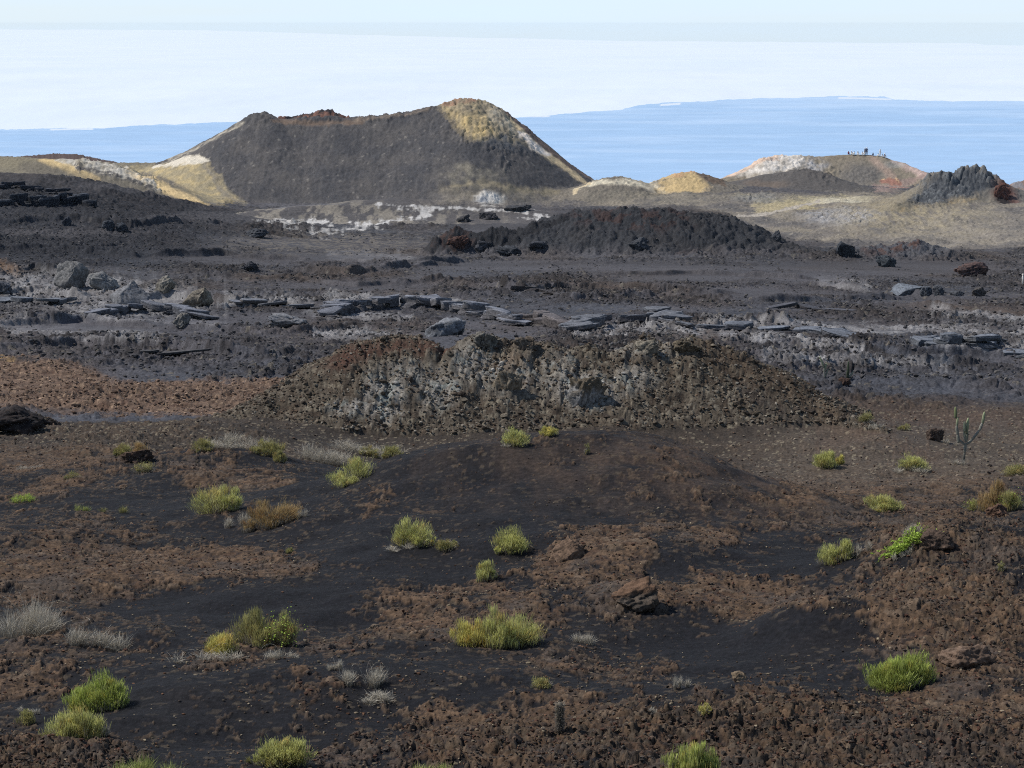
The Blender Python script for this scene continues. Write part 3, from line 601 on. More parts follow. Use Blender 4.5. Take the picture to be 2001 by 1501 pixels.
for k, (xa, ya, xb, yb) in enumerate([(1790,402,1770,455),(1830,398,1800,450),(1860,385,1820,450),(1880,370,1850,440),(1740,410,1735,440),(1900,372,1880,420),(1765,405,1750,450)]):
    paint(R_ * stroke([(xa, ya, 3), (xb, yb, 7)], 5, .9) * np.clip(.5 + st * 1.4, 0, .9), alb(164, 140, 98))
paint(R_ * poly([(1772,398),(1810,345),(1850,325),(1890,330),(1940,345),(1925,370),(1870,385),(1810,402)]), alb(76, 80, 86)); paint(R_ * crag * (crag_t > .9), alb(98, 102, 106))
paint(R_ * ell(1920, 460, 110, 40, .7) * np.clip(.3 + st2, 0, .7), alb(142, 132, 116)); paint(R_ * ell(1962, 372, 24, 24, .6), alb(104, 70, 62)); paint(R_ * ell(1952, 385, 14, 12, .6), alb(46, 42, 44))
paint(own('farred'), alb(138, 116, 108)); paint(own('farred') * (st2 > .1), alb(128, 124, 128))
# ---------------------------------------------------------------- foreground
fgt = fbm(X / 2.2, Y / 2.2, 5, 171)
cin = fbm(X / .09, Y / .12, 3, 173)
paint(fgm, alb(27, 27, 32)); paint(fgm * np.clip(fgt * 1.5, 0, .6), alb(36, 33, 34)); paint(fgm * np.clip(cin * 1.2, 0, .5), alb(42, 40, 42))
dome = fgm * ell(1300, 920, 420, 90, .6) * np.clip(.35 + fbm(X / 1.2, Y / 3.0, 4, 175) * 1.5, 0, .75)
paint(dome, alb(72, 61, 54))
paint(fgm * np.clip(ell(1480, 935, 190, 70, .7) + .6 * ell(1300, 900, 260, 50, .7), 0, 1) * np.clip(.35 + fbm(X / .7 + Y / 1.4, Y / 2.6, 4, 176) * 1.7, 0, .85), alb(80, 65, 55))
paint(fgm * (fg_id > .90) * np.clip(.35 + dens + .3 + fgt, 0, .75), alb(88, 78, 66))
paint(fleck * .8, alb(82, 68, 56)); paint(fleck * (fg_id > .7) * .5, alb(96, 84, 70))
crc = crust[..., None] * (np.array(alb(98, 79, 62)) * (1.0 + .55 * np.clip(fg_l - .2, -.8, .8))[..., None] + (fg_id1[..., None] - .5) * np.array([.017, .012, .008]))
col[..., :3] = col[..., :3] * (1 - crust[..., None] * .94) + crc * .94
paint(crust * clinker * (fg_id > .6) * .7, alb(80, 73, 64)); paint(crust * (fg_id1 > .88) * .5, alb(112, 98, 84)); paint(crust * (fg_id1 < .10) * .5, alb(82, 62, 50)); paint(crust * (np.abs(fbm(X / .7, Y / .9, 4, 177)) < .05) * .6, alb(38, 36, 40)); paint(crust * sm(.05, .3, fbm(X / 2.6, Y / 3, 4, 179)) * .55, alb(74, 70, 68))
backfg = fgm * sm(80, 98, Y)
paint(backfg * .6, alb(78, 70, 62)); paint(backfg * sm(1420, 1560, PX) * (1 - sm(800, 770, PY)) * .5, alb(98, 89, 80)); paint(backfg * ell(1850, 790, 330, 50, .5) * .4, alb(92, 72, 62)); paint(backfg * (fg_id > .93) * .7, alb(150, 140, 120))
paint(fgm * stroke([(1620,870,20),(1700,850,18),(1820,900,14)], 16, .8) * .4, alb(100, 82, 70))
# rocky hill
rk = is_rocky
paint(rk, alb(90, 82, 72)); paint(rk * np.clip(fbm(X / 1.6, Y / 1.6, 5, 187, .6) * 2, 0, .8), alb(78, 66, 54)); paint(rk * np.clip(rk_t * .8 - .35, 0, .6), alb(104, 96, 84)); paint(rk * (rk_id > .90) * .7, alb(134, 126, 112)); paint(rk * (rk_id3 > .90) * .6, alb(146, 138, 122)); paint(rk * (rk_id < .2) * .75, alb(66, 56, 48)); paint(rk * (rk_id3 < .15) * .6, alb(60, 52, 46))
lich = np.maximum.reduce([ell(745,785,38,40,.5), ell(1140,765,65,32,.5), ell(855,765,40,40,.6)*.8, ell(680,800,38,18,.5)*.8, ell(930,720,40,40,.6)*.8, ell(1000,740,70,34,.7)*.6, ell(1235,748,45,25,.6)*.7, ell(800,735,60,26,.6)*.6, ell(1260,690,60,16,.6)*.5, ell(1080,720,50,24,.6)*.5])
paint(rk * lich * np.clip(.45 + rk_face * .5 + fbm(X / .5, Y / .5, 4, 181) * 1.5, 0, .9), alb(158, 154, 148)); paint(rk * lich * (fbm(X / 1.1, Y / .8, 3, 183) > .22) * .7, alb(130, 140, 140))
paint(rk * stroke([(640,720,16),(720,685,18),(800,672,16),(870,690,10)], 15, .6) * np.clip(.8 + st2, 0, 1), alb(86, 62, 52))
paint(rk * ell(1000, 715, 30, 20, .6) * .5, alb(118, 98, 78)); paint(rk * stroke([(1380,690,24),(1500,730,34),(1640,810,30)], 18, .8) * .6, alb(82, 68, 55)); paint(rk * stroke([(1450,760,14),(1560,840,14)], 12, .8) * .5, alb(62, 56, 54))
paint(rk * stroke([(480,815,18),(560,780,20),(650,735,16)], 14, .8) * .4, alb(82, 74, 64)); paint(own('leftrock'), alb(50, 46, 44))
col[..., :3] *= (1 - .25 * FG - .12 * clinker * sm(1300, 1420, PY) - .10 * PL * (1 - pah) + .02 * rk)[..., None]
lum = (col[..., :3] @ np.array([.3, .55, .15], f4))[..., None]
sat = (1 - .26 * sm(180, 420, Y) - .02 * FG)[..., None]  # saturation drops with distance: haze painted into the ground colour
col[..., :3] = lum + (col[..., :3] - lum) * sat
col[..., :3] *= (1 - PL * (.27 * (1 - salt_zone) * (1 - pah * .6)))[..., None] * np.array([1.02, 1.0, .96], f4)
gr = fbm(X / .11, Y / .16, 3, 191, .7) * (1 - sm(60, 130, Y)) + fbm(X / .34, Y / .55, 3, 192, .7) * sm(60, 130, Y) * (1 - sm(330, 420, Y)) + fbm(X / .6, Y / .8, 3, 194, .7) * sm(330, 420, Y)
col[..., :3] *= np.clip(1 + .42 * gr, .5, 1.6)[..., None]
bw_ = fbm(X / 55, Y / 9, 4, 193)
col[..., :3] *= (1 + .38 * PL * bw_)[..., None]
col[..., :3] = np.clip(col[..., :3], .003, .86)

# ------------------------------------------------------------------ cut the sheet into the setting's pieces
TERR = {
 'cone': ('cinder_cone', 'large dark grey cinder cone with a yellow crusted peak and pale streaked flanks'),
 'rim': ('crater_rim', 'black and rust red crater rim showing behind the dark cone'),
 'sulphur': ('sulphur_ridge', 'long yellow and white crusted ridge running down to the left foot of the cone'),
 'backhill': ('far_hill', 'low reddish brown hill behind the yellow ridge on the left'),
 'saddle': ('pale_saddle', 'pale sandy saddle joining the yellow ridge to the cone'),
 'knoll': ('yellow_knoll', 'low cream and yellow knolls at the right foot of the cone'),
 'crater': ('crater_hill', 'open crater hill with a white left shoulder and people along its crest'),
 'hump': ('grey_hump', 'smooth dark grey hump in front of the crater hill'),
 'ridge': ('crag_ridge', 'grey ridge with yellow streaks below dark crags at the right edge'),
 'crag': ('lava_crags', 'two dark craggy towers on the grey ridge at the right edge'),
 'farred': ('red_hill', 'reddish hill peeping out behind the crags at the right edge'),
 'lavahill': ('lava_hill', 'dark lumpy lava hill with a rusty top in the middle distance'),
 'lavawing': ('lava_scarp', 'low dark lava scarp with reddish left end joined to the lava hill'),
 'rlump': ('spatter_mound', 'grey spatter mound with dark hollows and a rusty streak'),
 'salt': ('salt_flat', 'low rise crusted with white mineral salt in front of the cone'),
 'lavaleft': ('lava_bank', 'dark brown lava bank along the foot of the yellow ridge'),
 'rocky': ('rocky_hill', 'broad rubbly brown hill with pale lichened ribs in mid picture'),
 'knob': ('brown_knob', 'small brown crusted knob in the black cinder'),
 'mound': ('crusty_mound', 'brown crusty mound beside the lime green creeper'),
 'mound2': ('crust_ledge', 'brown crust ledge above the dense round green shrub'),
 'leftrock': ('dark_outcrop', 'dark lava outcrop at the left edge below the brown flat'),
}
vid = np.arange(nr * nc, dtype=np.int32).reshape(nr, nc)
quads = np.stack([vid[:-1, :-1], vid[:-1, 1:], vid[1:, 1:], vid[1:, :-1]], -1).reshape(-1, 4)
fo = owner[:-1, :-1].reshape(-1)
VV = np.stack([X, Y, Z], -1).reshape(-1, 3); CC = col.reshape(-1, 4)
for code in range(len(HILLS) + 1):
    q = quads[fo == code]
    if len(q) < 4: continue
    used = np.zeros(nr * nc, bool); used[q.ravel()] = True
    idx = np.nonzero(used)[0]; remap = np.zeros(nr * nc, np.int32); remap[idx] = np.arange(len(idx))
    if code == 0: nm, lb = 'ground', 'black cinder and grey lava ground reaching from the viewer to the cones'
    else: nm, lb = TERR[HILLS[code - 1][0]]
    o = raw_mesh(nm, VV[idx], [remap[q]], M_GROUND, CC[idx])
    props(o, lb, 'ground' if code == 0 else 'terrain', kind='structure')
del quads, VV, CC
# where a line of sight through the photograph's pixel meets the built ground
FPY = project(X.astype(np.float64), Y.astype(np.float64), Z.astype(np.float64))[1]
def hit(px, py, ymin=0):
    c = int(np.clip(np.searchsorted(pc, px), 1, nc - 2))
    for _ in range(2):
        colp = FPY[:, c]
        ok = np.nonzero((colp <= py) & (Yr > max(26, ymin)))[0]
        r = ok[0] if len(ok) else nr - 1
        v = (CY - py) / F
        a = (px - CX) / F / (cp + v * sp)
        c = int(np.clip(np.searchsorted(aC, a), 1, nc - 2))
    return np.array([a * Yr[r], Yr[r], Z[r, c]])
def zat(x, y):
    r = int(np.clip(np.searchsorted(Yr, y), 1, nr - 1)); c = int(np.clip(np.searchsorted(aC, x / max(y, 1)), 1, nc - 1))
    return float(Z[r, c])
def mpp(p):                                            # metres per photo pixel at a point
    return (p[1] * cp - p[2] * sp) / F

# ------------------------------------------------------------------ lowland, cloud layer, air
def edge_py(px, pts):
    xs = np.array([p[0] for p in pts]); ys = np.array([p[1] for p in pts]); return np.interp(px, xs, ys)
COAST = [(-900,254),(0,253),(120,251),(200,250),(330,243),(460,238),(700,234),(1010,230),(1070,226),(1120,221),(1190,215),(1215,213),(1250,206),(1300,201),(1400,196),(1500,192),(1600,190),(1690,188),(1728,189),(1745,194),(1860,198),(1930,197),(2001,199),(2900,203)]
lpx = np.arange(-900, 2901, 4.0)
rag = fbm(lpx / 70, lpx * 0 + 3.3, 7, 201, .72) * 4.5
lt = 1 - (1 - np.linspace(0, 1, 300)) ** 1.35
LP, LT = np.meshgrid(lpx, lt)
top = edge_py(lpx, COAST) + rag
LPY = 560 * (1 - LT) + top[None, :] * LT
ls = slope_of(LPY); LYY = LOW / ls; LXX = (LP - CX) / F * LYY / (cp + (CY - LPY) / F * sp)
LZ = np.full(LXX.shape, LOW) + 3 * fbm(LXX / 300, LYY / 300, 4, 203)
band = fbm(LP / 420, LPY / 9.0, 4, 205, .45); band2 = fbm(LP / 140, LPY / 3.2, 4, 207)
lc = np.zeros(LXX.shape + (4,), f4)
base_l = np.array([.34, .50, .70], f4)  # pale blue of distant haze painted in as the lowland's colour
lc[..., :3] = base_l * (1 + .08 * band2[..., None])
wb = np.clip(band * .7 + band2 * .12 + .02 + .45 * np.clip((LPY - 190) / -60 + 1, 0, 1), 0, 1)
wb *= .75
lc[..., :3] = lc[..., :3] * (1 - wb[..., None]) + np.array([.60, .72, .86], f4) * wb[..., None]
for pts_ in [[(1010,228),(1040,228),(1075,227.5)], [(1150,214.5),(1180,214),(1216,213)], [(1640,191.5),(1690,192.5),(1740,194.5)], [(100,253),(150,251.5),(180,252)], [(1290,205),(1330,203)]]:
    for (xa_, ya_), (xb_, yb_) in zip(pts_[:-1], pts_[1:]):
        t_ = np.clip((LP - xa_) / (xb_ - xa_), 0, 1); dy_ = np.abs(LPY - (ya_ + t_ * (yb_ - ya_))); ins_ = (LP >= xa_) & (LP <= xb_) & (dy_ < 1.6)
        lc[ins_, :3] = (.66, .72, .78)
nl, ml = LXX.shape; lv = np.arange(nl * ml).reshape(nl, ml)
lq = np.stack([lv[:-1, :-1], lv[:-1, 1:], lv[1:, 1:], lv[1:, :-1]], -1).reshape(-1, 4)
def flat_mat(name, rough=0.8):
    m, t, b, out = new_mat(name); at = t.nodes.new('ShaderNodeAttribute'); at.attribute_name = 'Col'
    tc = t.nodes.new('ShaderNodeTexCoord'); nz = t.nodes.new('ShaderNodeTexNoise'); nz.inputs['Scale'].default_value = 0.012; nz.inputs['Detail'].default_value = 5
    mr = t.nodes.new('ShaderNodeMapRange'); mr.inputs[3].default_value = .93; mr.inputs[4].default_value = 1.07
    mx = t.nodes.new('ShaderNodeMix'); mx.data_type = 'RGBA'; mx.blend_type = 'MULTIPLY'; mx.inputs[0].default_value = 1
    t.links.new(tc.outputs['Object'], nz.inputs['Vector']); t.links.new(nz.outputs['Fac'], mr.inputs[0])
    t.links.new(at.outputs['Color'], mx.inputs[6]); t.links.new(mr.outputs[0], mx.inputs[7]); t.links.new(mx.outputs[2], b.inputs['Base Color'])
    b.inputs['Roughness'].default_value = rough
    return m
M_FAR = flat_mat('haze_tinted_lowland')
props(raw_mesh('coastal_lowland', np.stack([LXX, LYY, LZ], -1).reshape(-1, 3), [lq], M_FAR, lc.reshape(-1, 4)), 'flat coastal lowland and sea, painted haze blue, far below the cones', 'lowland', kind='structure')
# sheet of low cloud over the sea
CTOP = [(-900,50),(0,57.5),(380,59),(500,62),(640,66.5),(760,70),(900,73.5),(1040,76),(1160,79.5),(1330,81),(1500,82),(1700,84),(1850,84),(1905,85),(1925,88),(2001,89),(2900,96)]
kpx = np.arange(-900, 2901, 6.0); kt = np.linspace(0, 1, 160)
KP, KT = np.meshgrid(kpx, kt)
ctop = edge_py(kpx, CTOP) + fbm(kpx / 90, kpx * 0 + 9.1, 5, 211) * 1.2
KPY = 330 * (1 - KT) + ctop[None, :] * KT
CLD = -470.0
ks = slope_of(KPY); KY = CLD / ks; KX = (KP - CX) / F * KY / (cp + (CY - KPY) / F * sp)
KZ = CLD + 34 * fbm(KX / 1500, KY / 4200, 5, 213) * np.clip(1 - KY / 60000, 0.02, 1) * np.sin(KT * math.pi)
kv = np.arange(KX.size).reshape(KX.shape)
kq = np.stack([kv[:-1, :-1], kv[:-1, 1:], kv[1:, 1:], kv[1:, :-1]], -1).reshape(-1, 4)
kb = np.concatenate([np.stack([KX[-1], KY[-1], KZ[-1]], -1), np.stack([KX[-1], KY[-1], KZ[-1] - 60], -1)]); kn = KX.size; kw_ = len(kpx)
ke = np.arange(len(kpx)); kq2 = np.stack([kn + ke[:-1], kn + ke[1:], kn + kw_ + ke[1:], kn + kw_ + ke[:-1]], -1)
m, t, b, out = new_mat('cloud_white'); b.inputs['Base Color'].default_value = (.74, .80, .84, 1); b.inputs['Roughness'].default_value = 1
nz = t.nodes.new('ShaderNodeTexNoise'); nz.inputs['Scale'].default_value = 0.0006; nz.inputs['Detail'].default_value = 6; tc = t.nodes.new('ShaderNodeTexCoord')
cr_ = t.nodes.new('ShaderNodeMix'); cr_.data_type = 'RGBA'; cr_.inputs[6].default_value = (.64, .72, .78, 1); cr_.inputs[7].default_value = (.76, .80, .83, 1)
t.links.new(tc.outputs['Object'], nz.inputs['Vector']); t.links.new(nz.outputs['Fac'], cr_.inputs[0]); t.links.new(cr_.outputs[2], b.inputs['Base Color'])
props(raw_mesh('cloud_layer', np.concatenate([np.stack([KX, KY, KZ], -1).reshape(-1, 3), kb]), [kq, kq2], m), 'white sheet of low cloud lying over the sea', 'cloud', kind='structure')
# air between the viewer and the coast
hx, hy0, hy1, hz0, hz1 = 7000.0, -90.0, 11600.0, -440.0, 1.5
hv = [(x, y, z) for z in (hz0, hz1) for y in (hy0, hy1) for x in (-hx, hx)]
hf = [(0, 2, 3, 1), (4, 5, 7, 6), (0, 1, 5, 4), (2, 6, 7, 3), (0, 4, 6, 2), (1, 3, 7, 5)]
hm = bpy.data.materials.new('air'); hm.use_nodes = True; ht = hm.node_tree; ht.nodes.clear()
ho = ht.nodes.new('ShaderNodeOutputMaterial'); hp = ht.nodes.new('ShaderNodeVolumePrincipled')
hp.inputs['Color'].default_value = (.62, .80, 1, 1); hp.inputs['Density'].default_value = HAZE; hp.inputs['Anisotropy'].default_value = 0.1
ht.links.new(hp.outputs[0], ho.inputs['Volume'])
if HAZE > 0:
    props(raw_mesh('haze', hv, [hf], hm, smooth=False), 'thin blue haze lying over the lowland', 'haze', kind='stuff')

# ------------------------------------------------------------------ rocks
def ico(sub):
    bm = bmesh.new(); bmesh.ops.create_icosphere(bm, subdivisions=sub, radius=1.0)
    bm.verts.ensure_lookup_table()
    v = np.array([q.co[:] for q in bm.verts], f4); f = np.array([[a.index for a in p.verts] for p in bm.faces], np.int32); bm.free()
    return v, f
ICO = {k: ico(k) for k in (1, 2, 5)}
def cut_rock(v, rs, nplanes=12, lo=.55, hi=.9):
    v = v.copy()
    for k in range(nplanes):
        n_ = rs.randn(3); n_ /= np.linalg.norm(n_); d = rs.uniform(lo, hi)
        e = np.maximum(0, v @ n_ - d); v -= (e[:, None] * n_[None, :]).astype(f4)
    return v
def n3(v, s, seed, o=4):
    return (fbm(v[:, 0] * s, v[:, 1] * s + v[:, 2] * s * .7, o, seed) + fbm(v[:, 1] * s, v[:, 2] * s - v[:, 0] * s * .6, o, seed + 1) + fbm(v[:, 2] * s, v[:, 0] * s + v[:, 1] * s * .5, o, seed + 2)) / 2
def rock(name, label, cat, px, py, w, h, c1, c2, seed, depth=.8, sink=.3, group=None, rough=.16, lo=.55, top=None, lean=0, tri=None, ymin=0, parts=()):
    rs = np.random.RandomState(seed)
    p = hit(px, py, ymin); k = mpp(p)
    v, f = ICO[5]
    bx_ = .55 if name in ('lava_block', 'rock_block', 'lava_slab', 'lava_crag') else .85
    v = (np.sign(v) * np.abs(v) ** bx_).astype(f4); v = cut_rock(v, rs, 14, lo, .98)
    ang = rs.uniform(0, 6.28); ca, sa = math.cos(ang), math.sin(ang)
    v = np.stack([v[:, 0] * ca - v[:, 1] * sa, v[:, 0] * sa + v[:, 1] * ca, v[:, 2]], -1)
    b_ = n3(v, 1.6, seed * 3 + 1); d_ = n3(v, 5.5, seed * 3 + 7, 5)
    e_ = n3(v, 14, seed * 3 + 11, 3); v = v * (1 + rough * b_ * 1.6 + (.05 + rough * .8) * d_ + .035 * e_)[:, None]; d_ = d_ + .7 * e_
    v /= np.abs(v).max(0)
    if tri: v[:, :2] *= (1 - tri * np.clip(v[:, 2:3], 0, 1))
    if lean: v[:, 0] += lean * v[:, 2]
    hw = w * k / 2; hh = h * k / (1 + (1 - 2 * sink)) if False else h * k / (2 - 2 * sink)
    V = np.stack([v[:, 0] * hw, v[:, 1] * hw * depth, v[:, 2] * hh + hh * (1 - 2 * sink)], -1)
    t_ = np.clip(.5 + d_ * 1.3 + b_ * .5, 0, 1)[:, None]
    cc = np.ones((len(V), 4), f4); cc[:, :3] = (np.array(alb(*c1)) * (1 - t_) + np.array(alb(*c2)) * t_) * (.9 if p[1] > 110 else .85); cc[:, 3] = 0
    if top is not None:
        m_ = (sm(.15, .6, v[:, 2] + b_ * .8))[:, None]; cc[:, :3] = cc[:, :3] * (1 - m_) + np.array(alb(*top)) * (.85 if p[1] > 110 else .8) * m_
    o = raw_mesh(name, V, [f], M_ROCK, cc); o.location = (p[0], p[1] + hw * depth * .5, p[2] - .02)
    props(o, label, cat, group)
    return o
G_, D_, Bn = (128,130,134), (58,60,66), (104,84,68)
ROCKS = [
 # name, label, px, py, w, h, c1, c2, opts
 ('boulder','large rounded grey boulder standing alone above the pale pahoehoe on the left',137,563,70,52,(88,88,88),(124,122,120),dict(rough=.12,lo=.7)),
 ('lava_block','broad flat topped pale lava block just right of the large rounded boulder',203,563,62,30,(88,90,94),(142,140,136),dict()),
 ('lava_block','square lava block with a dark hollow side, left of the tan crumbly outcrop',322,572,50,32,(66,64,62),(140,134,122),dict(top=(142,136,126))),
 ('lava_slab','tilted triangular grey lava slab below the block with the dark hollow side',258,594,96,48,(96,96,98),(126,126,128),dict(tri=.7,rough=.12)),
 ('lava_block','crumbly tan outcrop at the right end of the row of lava blocks',385,596,66,34,(92,86,80),(136,128,114),dict(rough=.3)),
 ('boulder','dark low rock cut by the left edge beside the pale pahoehoe',4,572,40,28,(52,54,60),(100,102,108),dict()),
 ('lava_block','bulging grey block with a black hollow, just behind the rocky hill top',868,656,86,32,(60,62,68),(118,120,124),dict(top=(126,128,132))),
 ('boulder','lumpy grey brown rock below the dark slit of the left lava ledge',354,640,38,26,(88,86,84),(124,120,114),dict(rough=.25)),
 ('lava_block','knobbly pale lava lump left of the long lava ledge',560,642,84,26,(58,56,58),(126,124,124),dict(rough=.3,top=(128,128,130))),
 ('boulder','taller of two dark rocks standing in the dark lava at upper left',208,450,34,22,(48,50,56),(74,78,84),dict(rough=.25)),
 ('boulder','smaller of two dark rocks standing in the dark lava at upper left',238,452,26,18,(44,46,52),(72,76,82),dict(rough=.25)),
 ('boulder','dark low rock near the left edge of the dark lava slope',130,442,22,18,(46,48,54),(66,70,78),dict(rough=.25)),
 ('boulder','dark rock with a white crusted spot at the left end of the salt',498,464,56,17,(46,48,54),(84,86,90),dict(rough=.2)),
 ('boulder','blackish rock lump among rough lava right of the dark lava slope',487,530,44,20,(46,48,54),(70,70,74),dict(rough=.3)),
 ('lava_block','black block on the upper left end of the grey spatter mound',1651,500,46,30,(36,38,42),(70,74,80),dict(rough=.2)),
 ('lava_block','dark hollowed block in the middle of the grey spatter mound',1733,522,42,24,(40,44,48),(86,90,94),dict(rough=.25)),
 ('lava_block','rusty and black broken block at the right end of the grey spatter mound',1905,540,76,26,(44,44,48),(104,84,78),dict(rough=.3)),
 ('boulder','left one of the two dark rocks touching below the grey spatter mound',1810,578,26,24,(42,44,50),(106,110,116),dict(rough=.2)),
 ('boulder','right one of the two dark rocks touching below the grey spatter mound',1836,577,26,20,(40,42,48),(92,94,98),dict(rough=.2)),
 ('boulder','brownish rock with a dark right side, furthest right below the spatter mound',1912,579,32,20,(44,44,48),(96,90,84),dict(rough=.2)),
 ('boulder','low wedge of dark rock between the paired rocks and the brownish rock',1872,579,30,12,(48,50,54),(92,94,98),dict(rough=.2)),
 ('lava_slab','smooth grey rock sloping up left of the paired dark rocks',1775,573,70,18,(92,96,102),(122,128,136),dict(rough=.06)),
 ('lava_crag','dark rust red crag with a hollow face at the right edge',1962,388,40,36,(62,52,52),(112,78,68),dict(rough=.34,depth=.6,sink=.4)),
 ('lava_spire','small pointed spire on the right shoulder of the dark lava hill',1520,470,26,22,(54,56,62),(76,78,82),dict(tri=.7,rough=.2)),
 ('lava_block','black hollow block low on the left of the dark lava hill',1245,488,50,22,(56,58,62),(80,82,86),dict(rough=.3)),
 ('lava_block','first dark hollowed lump of the low lava scarp, next to its rusty end',940,492,42,20,(44,46,50),(82,82,86),dict(rough=.34)),
 ('lava_block','longest low dark lump in the middle of the low lava scarp',990,498,58,17,(44,46,50),(78,80,84),dict(rough=.34)),
 ('lava_block','dark lump of the lava scarp nearest the foot of the lava hill',1052,490,50,20,(42,44,48),(76,78,84),dict(rough=.34)),
 ('lava_block','small dark outcrop under the right end of the white salt streak',905,434,40,14,(46,46,50),(84,82,82),dict(rough=.34)),
 ('lava_block','dark broken outcrop right of the one under the salt streak',958,430,48,15,(46,46,50),(84,82,84),dict(rough=.34)),
 ('lava_block','dark outcrop below the white rock patch at the foot of the cone',1010,414,60,13,(46,47,50),(80,80,82),dict(rough=.34)),
 ('lava_block','rusty block at the left end of the low lava scarp',893,486,50,30,(50,44,44),(106,78,68),dict(rough=.34)),
 ('boulder','grey brown boulder set in a brown crust patch in the black cinder',1240,1192,96,58,(58,54,50),(104,92,80),dict(rough=.26,top=(112,88,70))),
 ('boulder','brown crusted rock hump left of the middle crust patches',1105,1092,84,42,(92,76,64),(122,100,82),dict(rough=.2,sink=.42)),
 ('boulder','dark blocky boulder at the left edge below the brown flat',28,842,130,46,(34,32,34),(62,54,50),dict(rough=.25)),
 ('boulder','brown hollow sided rock among dry tufts on the left slope',268,905,70,30,(44,38,36),(92,74,62),dict(rough=.3)),
 ('stone','small dark stone lying on the brown flat',148,796,20,8,(50,42,38),(76,62,52),dict()),
 ('stone','pale tan stone alone on the cinder left of the dense round shrub',1444,1330,34,18,(112,98,80),(134,116,94),dict(rough=.12)),
 ('stone','pale flat stone left of the paired yellow green shrubs',733,1228,24,10,(110,96,82),(130,116,98),dict()),
 ('rock_block','grey block standing on the crest left of centre of the rocky hill',945,682,62,34,(72,68,64),(122,118,110),dict(rough=.34)),
 ('rock_block','brown block beside the grey one on the crest of the rocky hill',1022,684,48,26,(70,60,52),(104,96,86),dict(rough=.3)),
 ('rock_block','pale jagged block on the right hand crest of the rocky hill',1268,694,58,30,(74,70,62),(138,130,116),dict(rough=.34)),
 ('rock_block','brown topped block at the right end of the rocky hill crest',1345,690,60,24,(72,64,54),(112,102,86),dict(rough=.3)),
 ('rock_block','big pale lichened block overhanging on the face of the rocky hill',1142,790,96,56,(98,96,94),(158,156,154),dict(rough=.34,depth=.5,sink=.45,top=(100,90,76))),
 ('rock_block','brown grey knob at the centre of the rocky hill face',992,760,66,46,(92,80,66),(140,130,114),dict(rough=.34,depth=.5,sink=.45)),
 ('boulder','brown rock below the three armed cactus',1950,1010,50,26,(70,54,46),(112,86,70),dict(rough=.25)),
 ('boulder','dark brown rock pile beside the lime green creeper',1838,1078,76,44,(62,54,48),(104,86,74),dict(rough=.34)),
 ('boulder','cracked brown crust block right of the dense round shrub',1890,1300,120,40,(96,78,66),(124,104,88),dict(rough=.22,sink=.42)),
 ('boulder','dark brown rock low on the right ridge left of the tall cactus',1828,862,40,26,(54,44,40),(92,78,68),dict(rough=.3)),
 ('boulder','dark hollow rock under the two small cacti on the right ridge',1652,752,30,14,(44,36,34),(84,66,56),dict(rough=.3)),
]
for i, (nm, lb, px, py, w, h, c1, c2, kw) in enumerate(ROCKS):
    rock(nm, lb, nm.split('_')[-1] if nm != 'boulder' else 'boulder', px, py, w, h, c1, c2, 100 + i, **kw)

